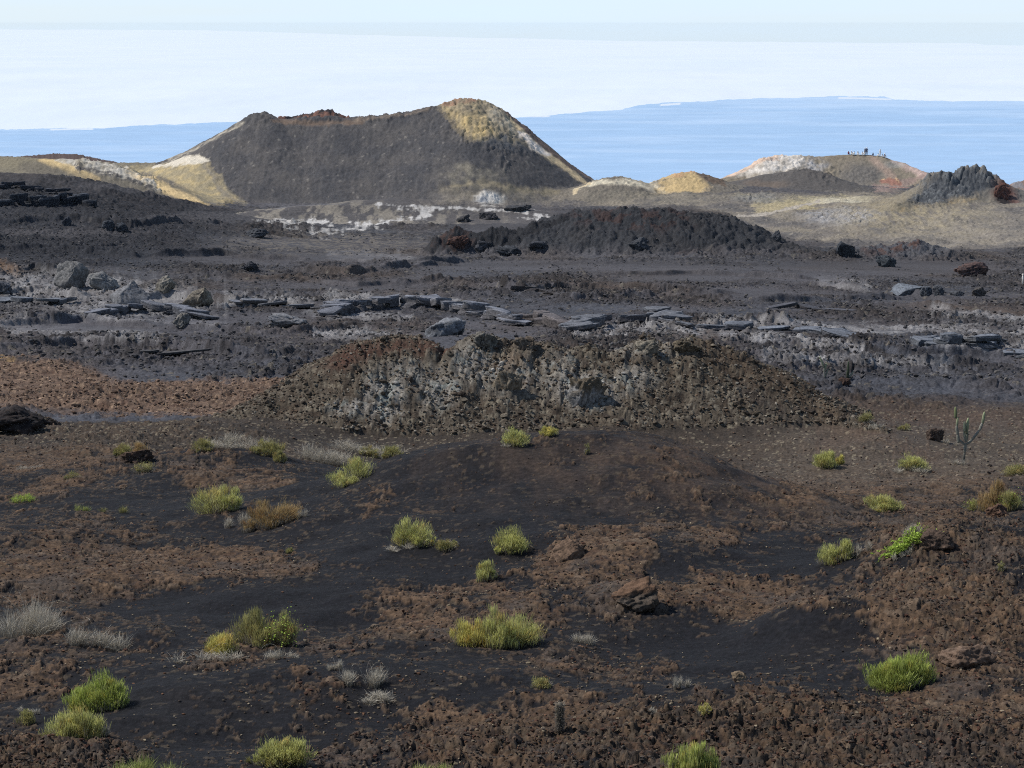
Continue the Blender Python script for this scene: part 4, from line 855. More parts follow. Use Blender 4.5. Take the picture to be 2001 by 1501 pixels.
# ------------------------------------------------------------------ broken roofs of lava tubes: ledges with a dark undercut
ICO[4] = ico(4)
def plate(rs, seed):
    v, f = ICO[4]; v = np.sign(v) * np.abs(v) ** .34
    n_ = v.astype(f4).copy()
    for k in range(9):
        a = rs.rand() * 6.283; d = rs.uniform(.5, 1.0); e = np.maximum(0, n_[:, 0] * math.cos(a) + n_[:, 1] * math.sin(a) - d); n_[:, 0] -= e * math.cos(a); n_[:, 1] -= e * math.sin(a)
    b_ = n3(n_, 1.3, seed * 5 + 2, 4); d_ = n3(n_, 4.5, seed * 5 + 9, 5)
    n_[:, 2] += .34 * b_ + .26 * d_; n_[:, :2] *= (1 + .18 * b_ + .12 * d_)[:, None]
    return n_, f, d_ + .6 * b_
def ledge(label, pts, thick, c_top, c_side, seed, deep=4.0, cut=1.6):
    rs = np.random.RandomState(seed)
    P = np.array([hit(p[0], p[1] + thick) for p in pts]); k = np.array([mpp(p) for p in P]); th = thick * k * 1.25
    L = np.concatenate([[0], np.cumsum(np.linalg.norm(np.diff(P[:, :2], axis=0), axis=1))])
    root = empty('lava_ledge', P[len(P) // 2]); props(root, label, 'lava ledge', 'ledges of broken lava crust'); R0 = np.array(root.location)
    s = 0.0; i_ = 0
    while s < L[-1]:
        w = rs.uniform(1.6, 4.6); sc_ = min(s + w / 2, L[-1])
        x = np.interp(sc_, L, P[:, 0]); y = np.interp(sc_, L, P[:, 1]) + rs.uniform(-.5, .6); t = np.interp(sc_, L, th) * rs.uniform(.6, 1.15)
        if sc_ < 2 or sc_ > L[-1] - 2: t *= .6
        x2 = np.interp(min(sc_ + 1, L[-1]), L, P[:, 0]) - np.interp(sc_ - 1, L, P[:, 0]); y2 = np.interp(min(sc_ + 1, L[-1]), L, P[:, 1]) - np.interp(sc_ - 1, L, P[:, 1])
        rz = math.atan2(y2, x2) * .7 + rs.uniform(-.22, .22)
        dp = deep * rs.uniform(.45, .85); pt = t * rs.uniform(.55, .78) if rs.rand() < .65 else t * 1.05
        v, f, dn = plate(rs, seed * 31 + i_)
        V = v * np.array([w * .56, dp * .5, pt * .5], f4)
        tx, ty = rs.uniform(-.05, .16), rs.uniform(-.12, .12)
        V[:, 2] += -V[:, 1] * tx + V[:, 0] * ty
        c_, s_ = math.cos(rz), math.sin(rz)
        V = np.stack([V[:, 0] * c_ - V[:, 1] * s_, V[:, 0] * s_ + V[:, 1] * c_, V[:, 2]], -1)
        zg = zat(x, y)
        V += np.array([x, y + dp * .48, zg + t - pt * .5]) - R0
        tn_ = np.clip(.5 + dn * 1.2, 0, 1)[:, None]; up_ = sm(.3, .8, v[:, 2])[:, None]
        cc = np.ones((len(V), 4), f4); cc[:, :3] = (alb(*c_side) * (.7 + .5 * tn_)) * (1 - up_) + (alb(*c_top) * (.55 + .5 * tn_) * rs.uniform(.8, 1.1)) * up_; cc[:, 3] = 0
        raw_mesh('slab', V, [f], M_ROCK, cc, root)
        # a rubbly foot under some plates
        if rs.rand() < .45:
            v2, f2 = ICO[4]; v2 = cut_rock(np.sign(v2) * np.abs(v2) ** .6, rs, 12, .5, .9); d2 = n3(v2, 3, seed + i_, 5); v2 = v2 * (1 + .3 * d2)[:, None]
            V2 = v2 * np.array([w * rs.uniform(.2, .5), .7, t * .55]) + np.array([x + rs.uniform(-.5, .5), y + rs.uniform(.2, .9), zg + t * .1]) - R0
            c2 = np.ones((len(V2), 4), f4); c2[:, :3] = alb(*c_side) * np.clip(.8 + d2, .4, 1.3)[:, None]; c2[:, 3] = 0
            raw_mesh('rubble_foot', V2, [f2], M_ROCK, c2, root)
        s += w * rs.uniform(.62, .95); i_ += 1
ledge('lava ledge with a long black slit on the left, under the row of lava blocks', [(176,598),(240,597),(300,599),(350,606),(400,614)], 13, (118,120,128), (84,84,88), 301)
ledge('longest lava ledge arching across the middle of the plain', [(636,604),(660,596),(700,589),(760,589),(830,587),(885,591),(935,601),(985,612),(1010,622)], 17, (126,128,136), (92,90,92), 303, deep=5)
ledge('thick grey lava ledge at the right end of the long arch', [(1128,630),(1165,620),(1230,612),(1290,610),(1325,624)], 17, (118,120,126), (84,82,84), 305, deep=6)
ledge('crumbling brownish lava ledge joining the long arch to the thick grey ledge', [(985,612),(1040,616),(1090,624),(1140,630)], 18, (110,104,104), (84,78,76), 307, deep=3)
ledge('thin lava ledge right of centre above the rocky hill', [(1380,642),(1420,635),(1470,633),(1540,638),(1600,642),(1650,648)], 10, (116,120,128), (78,78,82), 309)
ledge('smooth grey slab ledge with a black notch near the right edge', [(1806,654),(1850,660),(1890,666),(1920,664),(1940,655)], 14, (122,126,134), (84,86,90), 311, deep=5)
ledge('short crusty ledge left of the long arching ledge', [(440,596),(500,592),(560,594),(620,600)], 8, (120,122,128), (88,84,82), 313)
ledge('low broken ledge at the left edge under the pale pahoehoe', [(-20,580),(40,584),(90,586),(125,582)], 10, (120,124,132), (84,86,90), 315)
ledge('black ledge high in the dark lava at the left edge', [(-20,362),(30,360),(80,366),(130,374)], 9, (76,78,86), (44,46,52), 317, deep=3)
ledge('broad black ledge in the middle of the dark lava slope on the left', [(-20,392),(40,386),(90,390),(140,384),(172,390)], 15, (72,76,84), (42,44,50), 319, deep=3)
ledge('pale pahoehoe ledge cut off by the right edge', [(1950,676),(1985,682),(2040,688)], 9, (122,126,134), (86,88,92), 321)
ledge('short brown ledge in front of the pale lava lump', [(1000,566),(1050,563),(1110,566)], 6, (96,92,92), (66,62,62), 323, deep=2)
ledge('low dark ledge left of the small cacti on the plain', [(1500,600),(1570,598),(1640,602)], 6, (92,92,98), (62,60,62), 325, deep=2)
ledge('thin dark ledge above the brown flat on the left', [(250,690),(300,686),(360,688)], 7, (92,90,90), (58,56,56), 327, deep=1.5)

# ------------------------------------------------------------------ loose stones nobody could count
def scatter(name, label, cat, pick_w, count, smin, smax, cols, seed, sub=1, power=2.2, flat=.75):
    rs = np.random.RandomState(seed)
    wgt = pick_w.ravel().astype(np.float64); cs = np.cumsum(wgt); ii = np.searchsorted(cs, rs.rand(count) * cs[-1])
    ii = np.clip(ii, 0, wgt.size - 1)
    v0, f0 = ICO[sub]; shapes = [cut_rock(v0, rs, 9, .35, .85) for _ in range(16)]
    px_, py_, pz_ = X.ravel()[ii], Y.ravel()[ii], Z.ravel()[ii]
    sz = smin + (smax - smin) * rs.rand(count) ** power
    VV, FF, CCc = [], [], []
    nv = len(v0)
    sh = np.stack(shapes)[rs.randint(0, 16, count)]
    a = rs.rand(count) * 6.28; ca, sa = np.cos(a)[:, None], np.sin(a)[:, None]
    sz = sz * (1 if True else 1); sx = (sz * rs.uniform(.7, 1.3, count))[:, None]; sy = (sz * rs.uniform(.7, 1.3, count))[:, None]; szz = (sz * flat * rs.uniform(.6, 1.2, count))[:, None]
    vx = (sh[..., 0] * ca - sh[..., 1] * sa) * sx + px_[:, None] + rs.uniform(-.03, .03, count)[:, None]; vy = (sh[..., 0] * sa + sh[..., 1] * ca) * sy + py_[:, None] + rs.uniform(-.03, .03, count)[:, None]; vz = sh[..., 2] * szz + pz_[:, None] + szz * .35
    V = np.stack([vx, vy, vz], -1).reshape(-1, 3)
    Ff = (f0[None] + (np.arange(count) * nv)[:, None, None]).reshape(-1, 3)
    cl = np.array([alb(*c) for c in cols], f4)[rs.randint(0, len(cols), count)] * rs.uniform(.7, 1.25, count)[:, None].astype(f4)
    cc = np.ones((count, nv, 4), f4); cc[..., :3] = cl[:, None, :]; cc[..., 3] = 0
    o = raw_mesh(name, V, [Ff], M_ROCK, cc.reshape(-1, 4), smooth=False)
    props(o, label, cat, kind='stuff'); return o
scr = (PX > -150) & (PX < 2150)
cell = (1.0 / np.maximum(Y, 20)) ** 0
scatter('hill_rubble', 'brown grey rubble strewn over the rocky hill', 'rubble', is_rocky * scr * (Y < 118), 13000, .02, .13, [(84,74,62),(104,96,82),(66,58,50),(128,120,108),(90,74,60),(116,110,100)], 401, power=3.2)
scatter('hill_blocks', 'brown blocks half buried in the rocky hill', 'rubble', is_rocky * scr * (Y < 118) * (1 - lich * .7) * (.25 + np.clip(n_big + .3, 0, 1)), 900, .08, .24, [(76,66,56),(88,78,66),(62,54,47),(98,90,78)], 411, sub=2, power=2.2)
scatter('lichened_blocks', 'pale lichened blocks half buried in the face of the rocky hill', 'rubble', is_rocky * scr * (Y < 118) * np.clip(lich, 0, 1) ** 2, 300, .07, .20, [(130,126,120),(112,108,102),(146,142,136),(98,90,80),(118,118,114)], 413, sub=2, power=2.0)
scatter('valley_rubble', 'broken stones scattered at the foot of the rocky hill', 'rubble', (fgm * scr * (Y > 84) * (Y < 124)), 7000, .02, .12, [(96,84,72),(70,60,54),(120,108,94),(90,72,60)], 403, power=4)
scatter('cinder_pebbles', 'small tan and pale pebbles sprinkled over the black cinder', 'pebbles', fgm * scr * (1 - .6 * crust) * np.clip(.25 + fgt + dens, .03, 1) * (Y > 28) * (Y < 84), 26000, .008, .045, [(104,92,76),(80,68,56),(128,116,96),(60,52,47),(98,72,55)], 405, power=3)
scatter('crust_clods', 'brown clods and clinker lying on the crusted ground', 'clinker', np.clip(crust * .5 + clinker, 0, 1) * scr * (Y > 28) * (Y < 84), 24000, .008, .06, [(80,64,53),(66,53,45),(92,76,63),(78,55,44),(70,63,57)], 407, power=2.6)
scatter('brown_stones', 'brown stones covering the brown flat on the left', 'stones', brownflat * scr * (Y > 120), 5000, .03, .20, [(112,92,76),(88,70,58),(138,116,98),(100,84,74)], 415, power=3)
scatter('lava_clinker', 'loose dark clinker blocks on the rough lava plain', 'clinker', np.clip(rough * 1.2 - .12, 0, 1) * (1 - brownflat) * scr * (Y > 135) * (Y < 405), 42000, .05, .32, [(74,71,70),(66,64,65),(84,81,80),(78,74,72),(70,68,69),(94,90,86)], 409, power=2.6, flat=.7)

# ------------------------------------------------------------------ plants
class Tuft:
    """collects thin tapering blades (5 vertices, two faces)"""
    def __init__(s): s.v = []; s.c = []; s.n = 0
    def add(s, base, tip, width, c0, c1, rs, bend=0.0, bdir=None):
        base = np.asarray(base, f4); tip = np.asarray(tip, f4); n = len(base)
        mid = base * .45 + tip * .55
        d = tip - base; L = np.linalg.norm(d, axis=1, keepdims=True) + 1e-6
        out = d.copy(); out[:, 2] = 0
        mid = mid - out * bend + np.array([0, 0, 1], f4) * (L * bend * .6)
        r = rs.randn(n, 3).astype(f4); sd_ = np.cross(d / L, r); sd_ /= np.linalg.norm(sd_, axis=1, keepdims=True) + 1e-6
        w = (np.ones(n) * width).astype(f4)[:, None] * .5
        V = np.stack([base - sd_ * w * .8, base + sd_ * w * .8, mid - sd_ * w, mid + sd_ * w, tip], 1)
        c0 = np.broadcast_to(c0, (n, 3)); c1 = np.broadcast_to(c1, (n, 3))
        cm = c0 * .45 + c1 * .55
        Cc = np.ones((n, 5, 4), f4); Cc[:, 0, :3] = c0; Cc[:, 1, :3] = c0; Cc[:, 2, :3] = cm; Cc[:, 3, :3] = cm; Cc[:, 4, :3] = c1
        s.v.append(V.reshape(-1, 3)); s.c.append(Cc.reshape(-1, 4)); s.n += n
    def build(s, name, mat, parent=None):
        V = np.concatenate(s.v); Cc = np.concatenate(s.c); i = np.arange(s.n)[:, None] * 5
        q = i + np.array([[0, 1, 3, 2]]); t_ = i + np.array([[2, 3, 4]])
        return raw_mesh(name, V, [q, t_], mat, Cc, parent, smooth=False)
def P_(r, g, b, k=1.0): return np.array(lin(r, g, b)) * k
PAL = dict(
 green=(P_(104,100,68), P_(168,170,98), P_(198,196,126)), dense=(P_(84,90,48), P_(150,160,78), P_(182,190,106)),
 olive=(P_(92,88,62), P_(140,138,86), P_(162,154,96)), yellow=(P_(112,104,60), P_(180,172,94), P_(204,196,120)),
 orange=(P_(102,90,68), P_(152,122,82), P_(166,146,98)), grey=(P_(122,114,100), P_(178,170,154), P_(200,192,176)),
 lime=(P_(104,112,60), P_(152,176,72), P_(182,200,98)), grass=(P_(110,112,66), P_(156,164,88), P_(186,190,118)))
TWIGC = (P_(108,100,88), P_(174,166,152))
KB = 1.85
def lobes_for(w, h, n, rs):
    L = []
    for k in range(n):
        cx = (k + .5) / n - .5 if n > 1 else 0
        L.append((cx * w * .68 + rs.uniform(-.07, .07) * w, rs.uniform(-.18, .18) * w, w * (.5 if n == 1 else .36 if n == 2 else .28) * rs.uniform(.75, 1.18), h * rs.uniform(.66, 1.05)))
    return L
def shrub(label, px, py, w, h, pal='green', nl=3, seed=0, twig=.35, dens=1.0, name='shrub', cat='shrub', group='low shrubs on the cinder', lime=None, upright=.45, ymin=0, deadside=0):
    rs = np.random.RandomState(seed + 1000)
    p = hit(px, py, ymin); k = mpp(p); W_, H_ = w * k, h * k
    root = empty(name, (p[0], p[1] + W_ * .12, zat(p[0], p[1] + W_ * .12) - .015)); props(root, label, cat, group)
    lob = lobes_for(W_, H_, nl, rs); upright = upright + rs.uniform(-.22, .12)
    for _k in range(2): lob.append((rs.uniform(-.42, .42) * W_, rs.uniform(-.3, .1) * W_, W_ * rs.uniform(.10, .18), H_ * rs.uniform(.3, .55)))
    dk, md, lt_ = [c * KB for c in PAL[pal]]
    tf = Tuft(); tw = Tuft()
    bw = max(.009, k * .62)
    def zrel(xa, ya): return np.array([zat(root.location.x + a_, root.location.y + b_) for a_, b_ in zip(np.atleast_1d(xa), np.atleast_1d(ya))]) - root.location.z
    for (lx, ly, lr, lh) in lob:
        g0 = float(zrel(lx, ly)[0])
        nt_ = max(6, int(40 * dens * min(1, lr / (W_ * .26))))
        # tufts: brooms whose tips together make the uneven crown
        th = rs.rand(nt_) * 6.283; u_ = rs.rand(nt_) ** .6
        phi = u_ * 1.35                                     # from upright to nearly flat
        rr = rs.uniform(.5, 1.14, nt_)
        tips = np.stack([lx + np.cos(th) * np.sin(phi) * lr * rr, ly + np.sin(th) * np.sin(phi) * lr * rr, g0 + (np.cos(phi) * .92 + .08) * lh * rr], -1)
        th0 = rs.rand() * 6.283
        for j in range(nt_):
            if math.cos(th[j] - th0) > .6 and rs.rand() < .55: continue
            nb = int(rs.uniform(34, 60) * dens)
            spread = lr * rs.uniform(.13, .22)
            tip = tips[j] + np.stack([rs.randn(nb) * spread, rs.randn(nb) * spread, rs.randn(nb) * spread * .75], -1)
            d = tips[j] - np.array([lx, ly, g0]); d = d / (np.linalg.norm(d) + 1e-6)
            dirv = d * (1 - upright) + np.array([0, 0, 1]) * upright
            ln = lh * rs.uniform(.16, .38, nb)
            base = tip - dirv * ln[:, None] - np.stack([rs.randn(nb), rs.randn(nb), rs.randn(nb) * .3], -1) * (spread * .45)
            gz = g0 - .02
            base[:, 2] = np.maximum(base[:, 2], gz); tip[:, 2] = np.maximum(tip[:, 2], gz + .02)
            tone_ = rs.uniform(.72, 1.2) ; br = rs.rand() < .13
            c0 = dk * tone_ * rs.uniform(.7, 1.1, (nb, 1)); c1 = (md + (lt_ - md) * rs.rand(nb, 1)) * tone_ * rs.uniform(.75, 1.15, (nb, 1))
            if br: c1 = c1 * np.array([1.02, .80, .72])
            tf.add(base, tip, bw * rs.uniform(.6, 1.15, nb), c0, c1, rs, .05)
        # bare woody stems from the root outward and dead twigs round the skirt
        ns = int(60 * (.5 + twig)); th = rs.rand(ns) * 6.283; ph = rs.uniform(.2, 1.35, ns); rr = rs.uniform(.45, 1.18, ns)
        b0 = np.stack([lx + rs.randn(ns) * lr * .10, ly + rs.randn(ns) * lr * .10, np.full(ns, g0 - .02)], -1)
        t0 = np.stack([lx + np.cos(th) * np.sin(ph) * lr * rr, ly + np.sin(th) * np.sin(ph) * lr * rr, g0 + np.cos(ph) * lh * rr], -1)
        tw.add(b0, t0, bw * .8, TWIGC[0], TWIGC[1], rs, .05)
        nd = int(230 * twig); th = rs.rand(nd) * 6.283; r0 = lr * rs.uniform(.4, .95, nd); x0 = lx + np.cos(th) * r0; y0 = ly + np.sin(th) * r0
        b0 = np.stack([x0, y0, zrel(x0, y0) if nd else x0], -1)
        t0 = b0 + np.stack([np.cos(th) * lr * rs.uniform(.05, .4, nd), np.sin(th) * lr * rs.uniform(.05, .4, nd), lh * rs.uniform(.08, .5, nd)], -1)
        tw.add(b0, t0, bw * .7, TWIGC[0], TWIGC[1] * rs.uniform(.8, 1.25, (nd, 1)), rs, .12)
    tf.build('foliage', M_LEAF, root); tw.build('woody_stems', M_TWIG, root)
    if lime:
        lf = Tuft(); (sx, sy_, sw, sh_, cnt) = lime
        n_ = cnt; cx_ = sx * W_ + rs.randn(n_) * sw * W_; cz = sy_ * H_ + rs.randn(n_) * sh_ * H_; cy_ = -W_ * .15 + rs.randn(n_) * W_ * .16
        b0 = np.stack([cx_, cy_, np.maximum(cz, .03)], -1); d = rs.randn(n_, 3); d[:, 2] *= .4; d /= np.linalg.norm(d, axis=1, keepdims=True)
        lf.add(b0, b0 + d * .04, .024, PAL['lime'][1] * 1.15, PAL['lime'][2] * 1.15, rs, 0)
        props(lf.build('creeper_leaves', M_LEAF, root), 'bright lime green creeper leaves')
    return root
def dry_grass(label, px, py, w, h, seed, n=700, pal='grey', arch=0, name='dry_grass_tuft', cat='dry grass', group='dry grass tufts', flatness=.5, ymin=0, spread=.42):
    rs = np.random.RandomState(seed + 3000)
    p = hit(px, py, ymin); k = mpp(p); W_, H_ = w * k, h * k
    root = empty(name, (p[0], p[1] + W_ * .08, zat(p[0], p[1] + W_ * .08) - .015)); props(root, label, cat, group)
    dk, md, lt_ = [c * 1.35 for c in PAL[pal]]
    bw = max(.006, k * .42); tf = Tuft()
    nc_ = max(3, int(W_ / .22)); cxs = rs.uniform(-.38, .38, nc_) * W_; cys = rs.uniform(-.25, .25, nc_) * W_ * .7
    ci_ = rs.randint(0, nc_, n); hs = rs.uniform(.55, 1.05, nc_)
    x0 = cxs[ci_] + rs.randn(n) * .05 * W_; y0 = cys[ci_] + rs.randn(n) * .05 * W_
    g = np.array([zat(root.location.x + a_, root.location.y + b_) for a_, b_ in zip(x0, y0)]) - root.location.z
    th = rs.rand(n) * 6.283; o_ = rs.rand(n) ** .7 * spread * max(W_ * .5, H_ * .6); hh = H_ * rs.uniform(.35, 1.0, n) * hs[ci_] * (1 - .35 * o_ / (o_.max() + 1e-6))
    b0 = np.stack([x0, y0, g - .01], -1); t0 = np.stack([x0 + np.cos(th) * o_, y0 + np.sin(th) * o_, g + hh], -1)
    tf.add(b0, t0, bw * rs.uniform(.6, 1.1, n), dk * rs.uniform(.7, 1.1, (n, 1)), (md + (lt_ - md) * rs.rand(n, 1)) * rs.uniform(.75, 1.15, (n, 1)), rs, .14)
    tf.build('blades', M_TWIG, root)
    if arch:
        st = Tuft()
        for a_ in range(arch):
            th_ = rs.rand() * 6.283; L = H_ * rs.uniform(1.1, 1.8); R_ = W_ * rs.uniform(.3, .75); pts = []
            for t in np.linspace(0, 1, 12):
                pts.append((math.cos(th_) * R_ * t, math.sin(th_) * R_ * t * .6, L * (1.9 * t - 1.55 * t * t) + .02))
            pts = np.array(pts)
            st.add(pts[:-1], pts[1:], bw * 1.1, PAL['grey'][1], PAL['grey'][2], rs, 0); st.add(pts[:-1], pts[1:] * .98 + pts[1:] * .02, bw * 1.1, PAL['grey'][1], PAL['grey'][2], rs, 0)
        st.build('arching_stalks', M_TWIG, root)
    return root
SHRUBS = [
 ('two lobed yellow green shrub with grey skirts on the left slope',428,1000,88,64,'green',2,dict(twig=.6)),
 ('low orange tinged shrub with grey twigs right of the two lobed shrub',528,1030,104,52,'orange',3,dict(twig=1.1)),
 ('wide low yellow green shrub in front of the pale dry grass patch',682,946,84,38,'green',2,dict(twig=.5)),
 ('single round shrub on the skyline of the dark cinder dome',1005,873,48,38,'green',1,dict(twig=.5,dens=1.3)),
 ('low yellow tuft peeping over the crest of the cinder dome',1075,853,42,20,'yellow',2,dict(twig=.2)),
 ('tall yellow green shrub with a grey right half on the dome front',812,1068,84,62,'green',2,dict(twig=.7)),
 ('little grey green shrub at the right foot of the tall dome front shrub',873,1072,40,28,'olive',1,dict(twig=1.2)),
 ('rounded green shrub left of the brown rock hump',995,1083,74,54,'green',1,dict(twig=.5,dens=1.5)),
 ('small pointed green shrub below the rounded green shrub',952,1134,44,42,'green',1,dict(twig=.8,upright=.8)),
 ('left yellow green shrub of the joined pair in the centre foreground',918,1258,74,62,'yellow',2,dict(twig=.4)),
 ('larger right shrub of the joined pair in the centre foreground',990,1266,104,76,'green',2,dict(twig=.6,dens=1.2)),
 ('shrub with bright lime leaves on its right side in the left foreground',516,1264,126,74,'olive',3,dict(twig=.6,lime=(.30,.52,.12,.22,230))),
 ('small yellow shrub left of the shrub with lime leaves',434,1276,58,46,'yellow',1,dict(twig=.3,dens=1.4)),
 ('big spreading green shrub in the lower left foreground',186,1392,128,76,'dense',4,dict(twig=.4,dens=1.1)),
 ('brown based yellow green shrub below the big spreading one',142,1440,104,66,'green',2,dict(twig=.5,dens=1.2)),
 ('green cushion shrub with a brown shaded side near the bottom edge',556,1498,120,66,'green',3,dict(twig=.5,dens=1.1)),
 ('bushy bright green shrub at the bottom edge right of centre',1366,1520,76,74,'grass',2,dict(upright=.85,twig=.2)),
 ('low pale green shrub beside the bushy one at the bottom edge',1316,1522,56,52,'grass',1,dict(upright=.8,twig=.2)),
 ('dense round bright green shrub in the right foreground',1762,1346,134,76,'dense',5,dict(twig=.35,dens=1.2)),
 ('twin topped green shrub left of the lime green creeper',1636,1096,78,50,'green',2,dict(twig=1.0,upright=.8)),
 ('low brownish green cushion shrub under the right hand slope',1733,1000,80,32,'green',3,dict(twig=.4)),
 ('yellow green shrub at the right foot of the rocky hill',1612,914,44,38,'green',1,dict(twig=.4,dens=1.3)),
 ('tiny yellow bush touching the shrub at the foot of the rocky hill',1643,908,20,20,'yellow',1,dict(twig=.1)),
 ('shrub with yellow top and grey skirt left of the tall cactus',1790,920,62,32,'green',2,dict(twig=1.2)),
 ('tall tawny olive shrub near the right edge',1938,996,60,54,'orange',2,dict(twig=.6,upright=.8)),
 ('lime leaved bush at the right edge beside the tawny shrub',1976,996,52,38,'olive',2,dict(twig=.4,lime=(0,.6,.22,.25,240))),
 ('pale lime low bush left of the tawny shrub',1905,996,44,26,'olive',1,dict(twig=.7,lime=(0,.4,.25,.2,80))),
 ('olive double shrub on the left slope below the rocky hill',520,890,64,38,'olive',2,dict(twig=.5)),
 ('dark green little bush right below the olive double shrub',545,904,24,24,'olive',1,dict(twig=.4)),
 ('olive bush above the left slope among grey twigs',394,882,46,26,'olive',1,dict(twig=1.0)),
 ('orange brown little bush on the left slope',274,895,34,26,'orange',1,dict(twig=.4)),
 ('olive green bush at the left end of the dry grass by the rocky hill',238,890,40,26,'olive',1,dict(twig=.5)),
 ('left olive bush standing in the dry grass patch',722,893,42,26,'olive',1,dict(twig=.5)),
 ('right olive bush standing in the dry grass patch',764,892,44,26,'olive',1,dict(twig=.8)),
 ('low light green plant at the left edge of the dark slope',42,980,60,18,'lime',2,dict(twig=.2,dens=.6)),
 ('faint green bush above the left dark slope',140,935,34,14,'olive',1,dict(twig=.6,dens=.6)),
 ('sparse greenish bush on the left slope below the brown rock',282,922,40,20,'olive',1,dict(twig=.8,dens=.7)),
 ('small dim green bush beside the brown based shrub',48,1416,34,30,'olive',1,dict(twig=.5)),
 ('tiny green bush in the black cinder left of the boulder row',566,1082,18,16,'olive',1,dict(twig=.4)),
 ('small greenish cushion in the centre foreground',1060,1344,40,18,'olive',1,dict(twig=1.0)),
 ('small yellow flowered plant with dry blades in the right foreground',1376,1396,30,20,'yellow',1,dict(twig=1.2,dens=.7)),
 ('olive bush at the right edge above the tawny shrub',1988,928,56,20,'olive',2,dict(twig=.8)),
 ('small grey green bush on the right saddle above the cinder dome',1690,828,30,20,'olive',1,dict(twig=1.0,dens=.8)),
 ('pale olive bush below the bush on the right saddle',1770,842,26,14,'olive',1,dict(twig=1.0,dens=.7)),
 ('wispy green plant standing on the crusty mound',1958,1116,24,26,'olive',1,dict(twig=.8,upright=.9,dens=.5)),
 ('thin olive plant on the crest of the cinder dome right of the round shrub',1148,890,14,20,'olive',1,dict(twig=.6,upright=.95,dens=.4)),
]
for i, (lb, px, py, w, h, pal, nl, kw) in enumerate(SHRUBS):
    shrub(lb, px, py, w, h, pal, nl, seed=i * 7, **kw)
# the lime green creeper: trailing stems with leaves, tangled in dry grass
def creeper(label, px, py, w, h, seed):
    rs = np.random.RandomState(seed); p = hit(px, py); k = mpp(p); W_, H_ = w * k, h * k
    root = empty('creeper', (p[0], p[1], p[2])); props(root, label, 'creeper')
    st = Tuft(); lf = Tuft()
    for s in range(46):
        a = rs.uniform(-1, 1); L = W_ * rs.uniform(.25, .62); x0 = rs.uniform(-.05, .45) * W_; y0 = rs.uniform(-.1, .25) * W_
        th = rs.choice([math.pi + rs.uniform(-.5, .3), rs.uniform(-.6, .6)], p=[.7, .3]); pts = []
        for t in np.linspace(0, 1, 9):
            xx = x0 + math.cos(th) * L * t; yy = y0 + math.sin(th) * L * t * .6
            pts.append((xx, yy, zat(root.location.x + xx, root.location.y + yy) - root.location.z + H_ * max(.05, .8 * (1 - t) ** 1.2 * rs.uniform(.5, 1)) * (.5 + .5 * (xx > -.2 * W_))))
        pts = np.array(pts)
        st.add(pts[:-1], pts[1:], .012, PAL['lime'][0], PAL['lime'][0], rs, 0)
        n_ = 26; t = rs.randint(0, 8, n_); b0 = pts[t] + (pts[t + 1] - pts[t]) * rs.rand(n_, 1)
        d = rs.randn(n_, 3); d[:, 2] = np.abs(d[:, 2]) * .6; d /= np.linalg.norm(d, axis=1, keepdims=True)
        tn_ = rs.uniform(.75, 1.15, (n_, 1)) * 1.2
        lf.add(b0, b0 + d * rs.uniform(.04, .08, (n_, 1)), .026, PAL['lime'][1] * tn_, PAL['lime'][2] * tn_, rs, 0)
    st.build('stems', M_TWIG, root); lf.build('leaves', M_LEAF, root)
creeper('lime green creeper trailing left from the crusty brown mound', 1765, 1084, 110, 40, 77)
